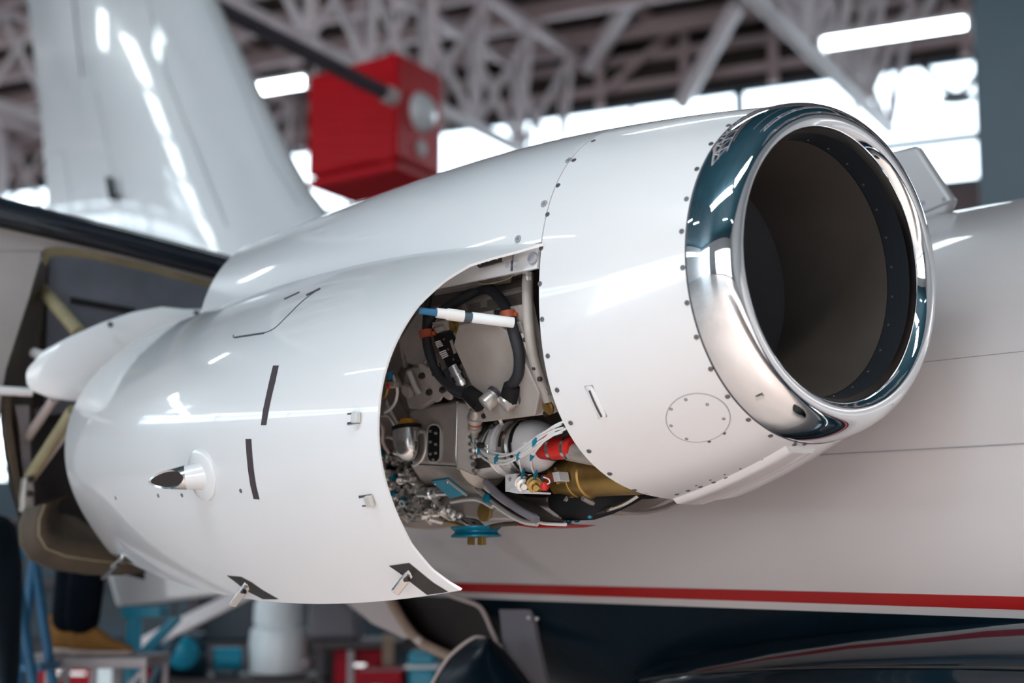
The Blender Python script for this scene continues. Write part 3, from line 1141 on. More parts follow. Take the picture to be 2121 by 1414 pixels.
# ram air scoop outlet
s, ph = inv(door, 418, 984, 1.9, 2.6)
p, a, b, n = frame_on(door, s, ph)
if a @ D < 0:
    a = -a
mb = MB()
base = [[p + a * (q * .085 * math.cos(t)) + b * (q * .085 * math.sin(t)) * .95 + n * h for t in [2 * PI * k / 40 for k in range(40)]] for q, h in ((1.0, -.012), (.99, .002), (.9, .006), (.6, .012), (.05, .014))]
mb.loft(base)
sc = mb.build('vent_mast', 'white', dr_, label='white angled outlet mast with dark slanted mouth')
tip = on_plane(313, 996, p + n * .13, n)
tl = nrmv(tip - (p - n * .01))
tip_len = np.linalg.norm(tip - p)
up_ = nrmv(np.cross(tl, b))
rgs = []
cxs = np.cross(tl, nrmv(np.cross(tl, V)))
e1 = nrmv(np.cross(tl, V))
e2 = np.cross(e1, tl)
for t, r1_, r2_ in ((-.16, .048, .050), (-.08, .045, .048), (.06, .039, .042), (.20, .036, .038), (.30, .034, .037)):
    rgs.append([p + n * .004 + tl * tip_len * t + e1 * r1_ * math.cos(k) + e2 * r2_ * math.sin(k) for k in [2 * PI * j / 24 for j in range(24)]])
MB().loft(rgs).build('mast_tube', 'white', dr_)
# slanted metal mouth
rgs = []
cen = p + n * .004 + tl * tip_len * .30
toward = nrmv(CAM - cen)
toward = nrmv(toward - tl * (toward @ tl))
oth = np.cross(toward, tl)
for r in (1.0, 1.04, .84, .8, .3):
    ring_ = []
    for k in [2 * PI * j / 28 for j in range(28)]:
        c, d_ = math.cos(k), math.sin(k)
        # the far wall runs on to the tip, the near one is cut back
        if r == 1.0:
            ring_.append(cen + toward * .034 * c + oth * .038 * d_)
        else:
            ext = tip_len * .72 * (.5 - .5 * c) ** .85 * (1 if r > 1 else (.93 if r > .8 else .55))
            ext += tip_len * .03
            shr = 1 - .55 * (.5 - .5 * c)
            if r == .3:
                ring_.append(cen + tl * tip_len * .05 + toward * .012 * c - toward * .01 + oth * .012 * d_)
            else:
                ring_.append(cen + tl * ext + (toward * .034 * c + oth * .036 * d_ * shr) * r)
    rgs.append(ring_)
MB().loft(rgs[:3], cap=False).build('mast_mouth', 'steel', dr_)
MB().loft(rgs[2:], cap=True).build('mast_bore', 'brownin', dr_)
# hook latches hanging open along the lower edge
def hook(rec, la, lb, k):
    A, B = rec
    dpatch('latch_recess', (A, B), 'dark', .0015)
    p0 = dpt(*la, .004, 1.6, 3.1)
    s, ph = inv(door, *la, 1.6, 3.1)
    _, a, b, n = frame_on(door, s, ph)
    p1 = on_plane(*lb, p0 + n * .05, n)
    lv = MB().bar(p0 - n * .01, p1, .026, .012, up=a).build('hook_latch', 'steel', dr_, smooth=False, bevel=.003, label='open hook latch lever')
    MB().bar(p0 + n * .004, p0 + (p1 - p0) * .45 + D * .014, .012, .008, up=a).build('latch_link', 'alu', dr_, smooth=False)
    MB().lathe([(-.016, .007), (.016, .007)], p0 + (p1 - p0) * .3, a, 10).build('latch_pin', 'dark', dr_)


hook(([(470, 1191), (490, 1206), (510, 1222), (545, 1240)], [(500, 1194), (522, 1206), (545, 1222), (577, 1240)]), (513, 1210), (481, 1254), 0)
hook(([(806, 1171), (828, 1186), (855, 1208), (885, 1231)], [(848, 1165), (872, 1185), (898, 1206), (929, 1225)]), (850, 1186), (817, 1228), 1)
hook(([(236, 1146), (250, 1155), (262, 1163)], [(256, 1150), (268, 1158), (278, 1166)]), (256, 1152), (215, 1196), 2)
# interior stiffening ribs of the door
for s in (1.0, 1.5, 2.0, 2.5):
    MB().tube([door(s, PA + .1 + (PB - PA - .2) * j / 20, -.03) for j in range(21)], .018, 6, False).build('stiffener', 'cast', dr_)
#--PART3--
# ------------------------------------------------------------------ engine in the opening
EV = -.07


def TP(x, y, r, tilt=0.0):
    """point on a cylinder round the engine axis and its outward normal"""
    p = at_cyl(x, y, r, 0, EV)
    s, u, v = suv(p)
    n = nrmv(U * u + V * (v - EV))
    if tilt:
        n = nrmv(n - D * tilt)
    return p, n


def T(x, y, r):
    return at_cyl(x, y, r, 0, EV)


def pplate(name, px, pl_, th, m, parent=jet, bevel=.004, label=None, off=0.0):
    p, n = pl_
    q = [on_plane(x, y, p + n * off, n) for x, y in px]
    return MB().prism(q, -n * th).build(name, m, parent, smooth=False, bevel=bevel, label=label)


def bolt(parent, x, y, pl_, r=.007, h=.008, m='dark', name='bolt'):
    p, n = pl_
    q = on_plane(x, y, p, n)
    return MB().lathe([(0, r), (h, r), (h, r * .5), (h * 1.5, r * .45)], q, n, 8).build(name, m, parent)


EA = W(0, 0, EV)
cas = MB().lathe([(.46, .20), (.46, .33), (.88, .34), (.90, .43), (.93, .45), (.96, .45), (.98, .435), (1.2, .42), (1.22, .44), (1.25, .44), (1.27, .41), (1.7, .38), (2.3, .36), (2.3, .2)], EA, D, 72).build('engine_casing', 'casing', jet)
for s in (1.05, 1.12, 1.45):
    MB().lathe([(-.008, .40), (-.008, .446), (.008, .446), (.008, .40)], EA + D * s, D, 64, cap=False).build('casing_flange', 'cast', cas)
rim = MB().lathe([(0, .47), (0, .535), (.012, .535), (.012, .47)], EA + D * (S2 + .012), D, 80, cap=False).build('fan_case_flange', 'cast', jet)
# firewall plate closing the bay at the back
bk = MB().lathe([(0, .3), (0, .575), (.01, .575), (.01, .3)], W(1.75, 0, -.11), D, 64, cap=False).build('rear_bulkhead', 'cast', jet)

# sill below the upper cowl
i0 = inv(nac, 1112, 554, .5, 1.4)
i1 = inv(nac, 900, 596, 1.0, 1.4)
G, G2 = [], []
for k in range(9):
    t = k / 8
    s = S2 + .012 + (i1[0] - S2) * t
    e = i0[1] + (i1[1] - i0[1]) * t
    G.append([nac(s, PH - .02 + (e - PH + .02) * j / 3, -.004) for j in range(4)])
    G2.append([nac(s, PH - .02 + (e - PH + .02) * j / 3, -.012) for j in range(4)])
sill = MB().sheet(G, G2).build('cowl_sill', 'white', jet, angle=50, label='white sill strip under the upper cowl')
pl_ = (nac(.75, i0[1] - .05, .001), nrmv(nac(.75, i0[1] - .05, .05) - nac(.75, i0[1] - .05)))
MB().prism([on_plane(x, y, *pl_) for x, y in ((985, 545), (1040, 529), (1040, 541), (991, 554))], -pl_[1] * .006).build('hinge_bracket', 'dark', sill, smooth=False)
MB().prism([on_plane(x, y, *pl_) for x, y in ((1040, 529), (1062, 523), (1061, 539), (1040, 541))], -pl_[1] * .004).build('hinge_bracket', 'cast', sill, smooth=False)
MB().prism([on_plane(x, y, *pl_) for x, y in ((1059, 524), (1062, 523), (1060, 560), (1057, 561))], -pl_[1] * .004).build('joint_gap', 'seam', sill, smooth=False)
for x, y in ((1051, 550), (1067, 548)):
    bolt(sill, x, y, pl_, .008, .002, 'sealant', 'screw')
for x, y in ((995, 546), (1013, 540), (1030, 535)):
    bolt(sill, x, y, (pl_[0] + pl_[1] * .001, pl_[1]), .004, .002, 'sealant', 'rivet')
bm_ = MB().loft([[T(x, y, r) for x, y, r in q] for q in ([(905, 596, .535), (900, 605, .535), (900, 612, .5), (905, 598, .5)], [(1062, 566, .535), (1058, 578, .535), (1058, 585, .5), (1062, 566, .5)])]).build('sill_channel', 'alu', jet, smooth=False)
MB().loft([[T(x, y, r) for x, y, r in q] for q in ([(1042, 566, .545), (1040, 578, .545), (1040, 580, .52), (1042, 566, .52)], [(1110, 556, .545), (1096, 562, .545), (1096, 564, .52), (1110, 556, .52)])]).build('sill_channel', 'white', jet, smooth=False)

# upper back wall of the bay: ribbed sheet and dark gap behind the hoses
b1 = pplate('bay_wall', [(880, 610), (1100, 565), (1100, 640), (870, 690), (800, 800), (788, 860), (780, 800), (830, 690)], TP(950, 650, .45), .01, 'casing', bevel=0)
for (xa, ya), (xb, yb), w in (((905, 640), (1085, 600), .012), ((880, 672), (893, 780), .014), ((848, 690), (865, 770), .010), ((833, 700), (842, 760), .012), ((815, 760), (832, 800), .012)):
    MB().tube([T(xa, ya, .452), T((xa + xb) / 2, (ya + yb) / 2, .455), T(xb, yb, .452)], w, 8).build('wall_rib', 'cast', b1)
w1 = pplate('bay_frame', [(904, 612), (1080, 575), (1092, 600), (1088, 628), (975, 650), (905, 640)], TP(1000, 620, .46), .02, 'casing', bevel=.004)
pplate('stiffener', [(955, 628), (965, 626), (968, 645), (957, 648)], TP(960, 640, .47), .02, 'cast', w1, .002)
pplate('stiffener', [(993, 618), (1003, 616), (1005, 636), (995, 638)], TP(1000, 625, .47), .02, 'cast', w1, .002)
# bent sheet panels at the left of the bay
pplate('side_panel', [(868, 640), (905, 632), (905, 660), (893, 678), (890, 735), (872, 762), (842, 752), (828, 700)], TP(870, 700, .475), .02, 'cast', bevel=.006)
bx_ = pplate('side_box', [(838, 766), (866, 760), (900, 830), (870, 850), (845, 848), (832, 800)], TP(860, 800, .50), .05, 'cast', bevel=.01)
MB().lathe([(0, .024), (.006, .024), (.007, .021), (.012, .02)], T(846, 808, .505), TP(846, 808, .5)[1], 20).build('round_boss', 'cast', bx_)
MB().tube([T(848, 770, .512), T(860, 800, .515), T(869, 815, .512)], .010, 8).build('box_edge', 'alu', bx_)

# engine computer: base plate with raised eight-sided cover
ep = TP(1015, 770, .512, .0)
ecu = pplate('engine_computer', [(893, 668), (1088, 629), (1101, 690), (1149, 850), (1146, 857), (995, 875), (983, 866), (940, 742)], ep, .035, 'plate', bevel=.004, label='flat matt grey engine computer box')
pplate('cover', [(949, 673), (1013, 661), (1060, 694), (1117, 815), (1107, 861), (1010, 873), (977, 800), (939, 715)], ep, .03, 'plate', ecu, .004, off=.028)
for x, y in ((944, 672), (1034, 646), (1135, 842), (1003, 861), (938, 684), (1029, 646), (1131, 856), (1083, 700), (1115, 786)):
    bolt(ecu, x, y, ep, .008, .006, 'dark')
for x, y in ((942, 674), (1137, 843)):
    p, n = ep
    q = on_plane(x, y, p, n)
    MB().lathe([(0, .022), (.005, .022), (.005, .014), (.012, .013), (.013, .006)], q, n, 18).build('mounting_stud', 'gold', ecu)
pplate('edge_rail', [(1068, 668), (1076, 666), (1134, 815), (1128, 832)], ep, .02, 'cast', ecu, .003, off=.012)
# standoff rail and pipes between the box and the intake cowl
MB().tube([T(1094, 566, .53), T(1092, 600, .535), T(1096, 680, .535), T(1108, 750, .53), T(1136, 830, .52)], .016, 10).build('riser_pipe', 'plate', jet)
rl = MB().tube([T(1083, 690, .53), T(1105, 760, .53), T(1130, 815, .525)], .008, 8).build('support_rail', 'cast', jet)
for x, y in ((1088, 703), (1107, 762), (1118, 785)):
    MB().ball(T(x, y, .538), .008, 8).build('rivet', 'dark', rl)
for y in (568, 577):
    MB().bar(T(1086, y, .54), T(1097, y - 1, .54), .012).build('white_clip', 'wirew', rl, smooth=False)

# black power cables with boots and elbow connectors
def cable(name, pts, r, m='blackfab', label=None, parent=jet, seg=10):
    return MB().tube([T(*q) for q in pts], r, seg).build(name, m, parent, label=label)


c1 = cable('power_cable', [(996, 594, .49), (1018, 601, .51), (1040, 625, .53), (1055, 655, .545), (1064, 690, .55), (1075, 735, .55), (1073, 775, .55), (1058, 800, .555)], .0165, label='thick black power cable, the right one')
c2 = cable('power_cable', [(998, 594, .485), (968, 612, .50), (920, 640, .515), (892, 660, .53), (883, 690, .54), (889, 730, .545), (905, 770, .55), (935, 800, .555), (975, 815, .56)], .015, label='thick black power cable, the left one')
cable('power_cable', [(890, 606, .52), (884, 640, .525), (881, 680, .53)], .011, label='thin upright black cable')
cable('power_cable', [(925, 765, .54), (940, 795, .55), (965, 812, .555)], .012, label='short black cable below the ignition box')
cable('power_cable', [(905, 755, .53), (918, 790, .545), (945, 815, .55), (970, 822, .555)], .010, label='short black cable behind the boot')
for c_, x, y in ((c1, 1053, 651), (c2, 884, 690)):
    a, b = T(x - 1, y - 6, .546), T(x + 1, y + 8, .546)
    MB().tube([a, b], .024, 14, False).build('cable_clamp', 'orange', c_, label='orange rubber cable clamp')
    MB().box(T(x + 13, y + 1, .535), D * -.03, V * .014, U * .02).build('clamp_ear', 'orange', c_, smooth=False, bevel=.004)
for c_, (bx0, by0), (bx1, by1), (ex, ey), (fx, fy) in ((c1, (1060, 798), (1055, 826), (1068, 820), (1041, 839)), (c2, (968, 812), (998, 836), (1028, 815), (1003, 838))):
    MB().tube([T(bx0, by0, .558), T(bx1, by1, .56)], [.024, .029], 14, False).build('cable_boot', 'black', c_, label='black rubber boot')
    a, b = T(ex, ey, .54), T(fx, fy, .585)
    ax = b - a
    L_ = np.linalg.norm(ax)
    MB().lathe([(0, .025), (L_ * .3, .025), (L_ * .33, .0225), (L_ * .42, .0225), (L_ * .45, .0255), (L_ * .97, .0255), (L_, .0235), (L_ * 1.001, .001)], a, ax, 28).build('elbow_connector', 'alu', c_, label='round metal elbow connector')
    MB().lathe([(-.004, .028), (.006, .028)], a + ax * .05, ax, 20).build('lock_ring', 'pipe', c_)

# ignition box with printed white label
ip = TP(930, 722, .535)
ig = pplate('ignition_box', [(893, 694), (930, 682), (959, 746), (926, 763)], ip, .07, 'black', bevel=.008, label='black ignition exciter box with white labels')
for q in ([(900, 708), (911, 704), (918, 717), (906, 721)], [(909, 729), (922, 724), (929, 738), (917, 744)]):
    for k in range(4):
        t0, t1 = k / 4 + .02, k / 4 + .17
        A = [(q[0][0] + (q[3][0] - q[0][0]) * t, q[0][1] + (q[3][1] - q[0][1]) * t) for t in (t0, t1)]
        B = [(q[1][0] + (q[2][0] - q[1][0]) * t, q[1][1] + (q[2][1] - q[1][1]) * t) for t in (t0, t1)]
        pplate('label_line', [A[0], B[0], B[1], A[1]], ip, .002, 'wirew', ig, 0, off=.0015)
pplate('label_plate', [(931, 706), (936, 703), (945, 730), (940, 733)], ip, .002, 'cast', ig, 0, off=.0015)
for x, y in ((920, 702), (929, 723), (940, 744)):
    bolt(ig, x, y, ip, .0035, .003, 'orange', 'red_dot')
a, b = T(940, 758, .54), T(951, 780, .54)
ax = b - a
MB().lathe([(0, .02), (.02, .02), (.021, .024), (.032, .024), (.033, .018), (.05, .018), (.051, .022), (.06, .022), (.075, .014)], a, ax, 18).build('plug_connector', 'steel', ig, label='metal plug connector')
pplate('bracket', [(897, 680), (915, 674), (920, 683), (903, 690)], ip, .02, 'cast', ig, .003, off=.006)

# scalloped cover plate with four studs
hp_ = TP(900, 790, .545)
scal = [(866, 757), (868, 753), (874, 753), (880, 758), (885, 762), (889, 758), (891, 751), (897, 749), (902, 752), (918, 783), (934, 818), (935, 826), (931, 829), (925, 827), (919, 822), (913, 823), (910, 830), (905, 833), (899, 831), (895, 822), (880, 790)]
hs = pplate('scalloped_plate', scal, hp_, .01, 'plate', bevel=.002, label='light grey plate with scalloped ends and four studs')
for x, y in ((877, 777), (905, 772), (892, 811), (920, 806)):
    bolt(hs, x, y, hp_, .010, .012, 'dark')

# accessory gearbox
UG = -.41
gp = (W(0, UG, 0), -U)
gb = MB()
q = [at_u(x, y, UG) for x, y in ((846, 848), (857, 842), (900, 836), (948, 828), (947, 900), (945, 966), (850, 961), (846, 930))]
gb.prism(q, U * .26)
gb = gb.build('accessory_gearbox', 'cast', jet, bevel=.012, smooth=True, angle=30, label='cast grey accessory gearbox housing')
MB().loft([[at_u(x, y, u) for x, y, u in ((850, 961, UG), (945, 966, UG), (945, 966, UG + .2), (850, 961, UG + .2))],
           [at_u(x, y, u) for x, y, u in ((878, 1003, UG + .1), (1000, 1030, UG + .12), (1010, 1020, UG + .25), (885, 1000, UG + .25))]]).build('sump', 'cast', gb, smooth=False, bevel=.006)
MB().loft([[at_u(x, y, u) for x, y, u in ((946, 832, UG - .012), (953, 830, UG), (953, 970, UG), (945, 968, UG - .012))],
           [at_u(x, y, u) for x, y, u in ((985, 838, UG + .03), (990, 838, UG + .09), (990, 985, UG + .09), (984, 985, UG + .03))]])  .build('end_cover', 'casing', gb, bevel=.006, smooth=False)
mb = MB().tube([at_u(x, y, UG - .004) for x, y in ((948, 832), (946, 900), (945, 950), (950, 970))], .006, 10)
mb.build('corner_highlight', 'alu', gb)  # bright bead put in as the highlight along the housing corner
for k in range(6):
    MB().lathe([(-.006, .007), (.008, .007)], at_u(972 + k * 2.2, 905 + 14 * k, UG + .02), -D, 8).build('bolt', 'steel', gb)
# oil filter bowl with amber cap
ft, fb = at_u(843, 890, UG - .03), at_u(848, 955, UG - .03)
ax = fb - ft
L_ = np.linalg.norm(ax)
bowl = MB().lathe([(-.002, .028), (0, .046), (L_ * .3, .047), (L_ * .6, .045), (L_ * .8, .037), (L_ * .93, .022), (L_, .004)], ft, ax, 32).build('filter_bowl', 'steel', gb, label='bright metal filter bowl')
for x in (829, 860):
    MB().tube([at_u(x, 893, UG - .075), at_u(x + 1, 912, UG - .078)], .006, 8, False).build('bowl_lug', 'steel', gb)
MB().lathe([(0, .048), (.012, .048), (.013, .03)], ft, -ax, 28).build('bowl_flange', 'black', gb)
am = MB().lathe([(.013, .03), (.026, .03), (.027, .02), (.034, .02)], ft, -ax, 8).build('filler_cap', 'amber', gb, label='amber filler cap')
MB().bar(at_u(830, 884, UG - .05), at_u(853, 879, UG - .03), .012, .014).build('cap_handle', 'amber', gb, smooth=False, bevel=.003)
MB().tube([at_u(x, y, UG - .005) for x, y in ((868, 893), (881, 898), (881, 930), (872, 952), (858, 962))], .007, 8).build('casting_rib', 'alu', gb)
# black bolted sight window
pts = []
cxy = [(899, 892), (899, 944)]
for k in range(9):
    a = PI + PI * k / 8
    pts.append((899 + 12 * math.cos(a), 892 + 13 * math.sin(a)))
for k in range(9):
    a = PI * k / 8
    pts.append((898 + 12 * math.cos(a), 944 + 13 * math.sin(a)))
sg = pplate('sight_window', pts, gp, .012, 'black', gb, .002, off=.006)
MB().tube([at_u(x + (2 if x > 899 else -1), y, UG - .003) for x, y in pts + pts[:1]], .004, 6, False, cap=False).build('window_rim', 'alu', gb)
for x, y in ((893, 893), (904, 897), (893, 915), (904, 920), (893, 940), (904, 938), (899, 952)):
    bolt(gb, x, y, (gp[0] - U * .006, -U), .0045, .006, 'cast')
# blue data plate under the gearbox
bp = MB()
q = [at_u(x, y, u) for x, y, u in ((896, 989, UG - .01), (930, 984, UG - .01), (971, 1016, UG + .07), (936, 1024, UG + .07))]
nb = nrmv(np.cross(q[1] - q[0], q[2] - q[0]))
if nb @ (CAM - q[0]) < 0:
    nb = -nb
bp.prism([p + nb * .014 for p in q], -nb * .008)
bpo = bp.build('blue_plate', 'teal', gb, smooth=False, bevel=.001, label='teal blue data plate')
MB().bar(q[1] + nb * .017, q[2] + nb * .017, .006, .006).build('plate_edge', 'alu', gb, smooth=False)
for k in (0, 1):
    MB().ball(q[k] * .88 + q[2 + k] * .12 + nb * .016, .004, 8).build('rivet', 'steel', gb)

# starter generator: white drum with straps, end dome and red hose
sa, sb = W(1.0, -.34, -.475), W(.54, -.34, -.475)
ca0, ca1 = T(1003, 935, .50), T(1128, 928, .50)
# centre line through measured pixel centres, parallel to the engine
cs = suv(on_plane(1010, 938, W(0, -.30, 0), U))
cs2 = suv(on_plane(1128, 920, W(0, -.30, 0), U))
gc = W(cs[0], -.30, cs[2])
gax = nrmv(W(cs2[0], -.30, cs2[2]) - gc)
gL = np.linalg.norm(W(cs2[0], -.30, cs2[2]) - gc)
R0 = .082
stg = MB().lathe([(0, .06), (0, R0), (gL * .36, R0), (gL * .37, R0 * .97), (gL * .42, R0 * .97), (gL * .43, R0), (gL * .80, R0 * .99)], gc, gax, 48).build('starter_generator', 'alu', jet, label='bright metal drum of the starter generator')
MB().lathe([(-.05, .07), (-.045, R0 * 1.30), (-.02, R0 * 1.34), (-.005, R0 * 1.18), (.004, R0 * 1.02)], gc, gax, 48, cap=False).build('mount_flange', 'cast', stg)
MB().lathe([(gL * .80, R0 * .99), (gL * .84, R0 * .99), (gL * .92, R0 * .93), (gL * 1.0, R0 * .78), (gL * 1.05, R0 * .55), (gL * 1.07, .03)], gc, gax, 40).build('end_dome', 'white', stg, label='white domed end cover')
for t, w in ((.46, .012), (.66, .008)):
    MB().lathe([(gL * t - w, R0), (gL * t - w, R0 + .004), (gL * t + w, R0 + .004), (gL * t + w, R0)], gc, gax, 48, cap=False).build('strap', 'white' if t < .5 else 'steel', stg)
MB().lathe([(gL * .74, R0 * 1.0), (gL * .74, R0 * 1.012), (gL * .78, R0 * 1.012), (gL * .78, R0 * 1.0)], gc, gax, 48, cap=False).build('cooling_gap', 'black', stg)
# dark windows and the nameplate on the drum
gx = nrmv(np.cross(gax, V))
gy = np.cross(gx, gax)
if gx @ (CAM - gc) < 0:
    gx = -gx
if gy @ V < 0:
    gy = -gy
def drum(t, a, r):
    return gc + gax * gL * t + (gx * math.cos(a) + gy * math.sin(a)) * r
for name, t0, t1, a0, a1, m in (('brush_window', .56, .66, .0, .62, 'dark'), ('brush_window', .56, .65, -.75, -.25, 'cast'), ('nameplate', .04, .34, -.72, -.3, 'dark'), ('brush_window', .74, .80, .1, .9, 'black')):
    G = [[drum(t, a, R0 * 1.012) for a in np.linspace(a0, a1, 7)] for t in (t0, t1)]
    G2 = [[drum(t, a, R0 * .97) for a in np.linspace(a0, a1, 7)] for t in (t0, t1)]
    MB().sheet(G, G2).build(name, m, stg)
MB().tube([drum(.40, .95, R0 + .012), drum(.34, .55, R0 + .008), drum(.30, .15, R0 + .006)], .006, 8).build('clamp_bolt', 'steel', stg)
for t, a in ((.42, .95), (.46, 1.05), (.31, .12), (.40, .8)):
    MB().lathe([(-.008, .010), (.010, .010), (.012, .005)], drum(t, a, R0 + .012), gx * math.cos(a) + gy * math.sin(a), 6).build('clamp_nut', 'dark' if a < 1 else 'steel', stg)
MB().loft([[drum(.38, a, R0 + .010), drum(.46, a, R0 + .010), drum(.46, a, R0 + .001), drum(.38, a, R0 + .001)] for a in np.linspace(.1, 1.0, 8)]).build('clamp_bridge', 'white', stg)
# terminal bracket
br = MB()
pb = (W(0, -.36, 0), -U)
q = [on_plane(x, y, *pb) for x, y in ((1046, 982), (1068, 980), (1070, 1019), (1046, 1018))]
br = br.prism(q, U * .03).build('terminal_bracket', 'white', stg, smooth=False, bevel=.002, label='white angle bracket for the plugs')
pplate('bracket_shelf', [(1046, 1017), (1060, 1008), (1116, 1019), (1114, 1023), (1070, 1022)], pb, .05, 'white', stg, .002, off=.004)
pplate('bracket_back', [(1068, 982), (1112, 992), (1112, 1012), (1069, 1015)], pb, .01, 'cast', stg, .002, off=-.05)
bolt(stg, 1057, 992, (pb[0] - U * .0, -U), .006, .003, 'cast')
for x, y, z in ((1082, 1000, 0), (1106, 1002, 1)):
    a = on_plane(x, y, W(0, -.34, 0), U)
    ax = nrmv(-D * .75 - U * .5 - V * .25)
    MB().lathe([(0, .02), (.02, .02), (.021, .024), (.028, .024), (.029, .018), (.05, .018), (.051, .021), (.058, .021), (.06, .012), (.075, .009)], a - ax * .02, ax, 16).build('plug', 'alu' if z == 0 else 'gold', stg)
    MB().lathe([(-.004, .026), (.008, .026)], a - ax * .012, ax, 14).build('plug_nut', 'black', stg)
MB().tube([on_plane(x, y, W(0, -.39, 0), U) for x, y in ((1124, 1005), (1138, 1000), (1136, 992), (1126, 988))], .002, 6).build('lockwire', 'wirew', stg)
MB().ball(on_plane(1128, 1007, W(0, -.39, 0), U), .014, 10).build('red_cap', 'silred', stg)
# red hose and duct running on into the intake cowl
hA, hB = on_plane(1137, 929, W(0, -.335, 0), U), on_plane(1192, 927, W(0, -.335, 0), U)
hx_ = nrmv(hB - hA)
hl = np.linalg.norm(hB - hA)
hose = MB().lathe([(-.03, .030), (0, .034), (hl * .12, .035), (hl * .3, .0325), (hl * .75, .0335), (hl, .032), (hl, .022)], hA, hx_, 32).build('air_hose', 'silred', jet, label='bright red silicone hose')
for t in (.22, .78):
    MB().lathe([(hl * t - .006, .032), (hl * t - .006, .0365), (hl * t + .006, .0365), (hl * t + .006, .032)], hA, hx_, 32, cap=False).build('hose_clamp', 'steel', hose)
MB().lathe([(hl * .9, .027), (hl * 1.5, .029), (hl * 2.2, .031)], hA, hx_ - V * .12, 28).build('duct_pipe', 'cast', hose, label='dull grey pipe')
# gold bleed duct
gA, gB = on_plane(1163, 988, W(0, -.17, 0), U), on_plane(1262, 985, W(0, -.17, 0), U)
gx_ = -D
gl_ = np.linalg.norm(gB - gA)
gd = MB().lathe([(0, .035), (0, .058), (gl_ * .03, .064), (gl_ * .35, .064), (gl_ * .36, .067), (gl_ * .42, .067), (gl_ * .43, .064), (gl_ * .55, .064), (gl_ * .56, .069), (gl_ * .66, .069), (gl_ * .68, .064), (gl_ * 1.8, .062)], gA, gx_, 40).build('bleed_duct', 'gold', jet, label='brass coloured bleed air duct')
MB().box(gA + gx_ * .05 - U * .064, gx_ * .01, V * .05, U * .01).build('clamp_tab', 'steel', gd, smooth=False)
# small white box behind the gold duct
pplate('spacer_block', [(1143, 978), (1156, 976), (1160, 996), (1147, 998)], (W(0, -.28, 0), -U), .04, 'white', stg, .002)
pplate('red_label', [(1120, 985), (1143, 980), (1147, 998), (1124, 1000)], (W(0, -.27, 0), -U), .01, 'orange', stg, 0)

# lower bay: trough, black rubber duct, seal loop and belly strip
lo_ = []
for s in (.66, .70, .76, .9, 1.3, 1.75):
    r = .50 if s < .75 else (.535 if s < 1 else .50)
    lo_.append([W(s, -r * math.sin(a), EV + r * math.cos(a) - .035) for a in np.linspace(math.radians(158), math.radians(240), 30)])
tr_ = MB().sheet(lo_).build('lower_trough', 'casing', jet)
for s in (.7, .78, .86):
    MB().tube([W(s, -.54 * math.sin(a), EV + .54 * math.cos(a) - .035) for a in np.linspace(math.radians(158), math.radians(230), 24)], .009, 6, False).build('trough_rib', 'cast', tr_)
UB = -.20
bd = MB()
rgs = []
for (x, y, u, r1_, r2_) in ((1158, 1035, -.16, .035, .045), (1185, 1044, -.16, .05, .05), (1220, 1046, -.14, .045, .042), (1262, 1040, -.12, .035, .034), (1300, 1026, -.08, .03, .028), (1325, 1012, -.04, .03, .026)):
    c = at_u(x, y, u)
    rgs.append([c + V * r1_ * math.copysign(abs(math.cos(k)) ** .6, math.cos(k)) + U * r2_ * math.copysign(abs(math.sin(k)) ** .6, math.sin(k)) for k in [2 * PI * j / 20 for j in range(20)]])
bd.loft(rgs).build('rubber_duct', 'black', jet, label='black rubber cooling duct')
MB().tube([at_u(x, y, -.14) for x, y in ((1160, 1068), (1200, 1066), (1250, 1058), (1290, 1045), (1322, 1026))], .006, 8).build('edge_strip', 'steel', jet)
MB().tube([at_u(x, y, -.15) for x, y in ((1165, 1073), (1190, 1074), (1205, 1068), (1230, 1063), (1255, 1058))], .005, 8).build('lower_harness', 'dark', jet)
for x, y in ((1178, 1078), (1195, 1076), (1222, 1068)):
    MB().ball(at_u(x, y, -.155), .010, 8).build('teal_tie', 'teal', jet)
# seal loop
lp = [(1108, 1070), (1060, 1048), (1020, 1020), (998, 1003), (990, 1006), (992, 1014), (1010, 1032), (1050, 1062), (1085, 1080), (1112, 1084)]
sl = MB().tube([at_u(x, y, -.30) for x, y in lp], .009, 8).build('seal_loop', 'alu', jet, label='long looped metal seal strip')
MB().tube([at_u(x, y, -.31) for x, y in ((1112, 1076), (1070, 1052), (1030, 1022), (1008, 998), (998, 996), (990, 1000))], .012, 10).build('rubber_bead', 'greyslab', sl)
MB().prism([at_u(x, y, -.295) for x, y in ((1000, 1010), (1020, 1024), (1060, 1052), (1100, 1070), (1085, 1075), (1048, 1056), (1012, 1030))], U * .01).build('seal_back', 'mattblack', sl, smooth=False)
pts = [(1058, 1077), (1090, 1076), (1130, 1084), (1176, 1086), (1150, 1091), (1105, 1093), (1070, 1088)]
MB().prism([at_u(x, y, -.22) for x, y in pts], U * .12).build('belly_strip', 'red', jet, smooth=False, bevel=.003, label='dark red strip at the bottom of the bay')
MB().tube([at_u(x, y, -.24) for x, y in ((1085, 1062), (1110, 1078), (1130, 1084), (1172, 1086))], .005, 8).build('white_conduit', 'wirew', jet)
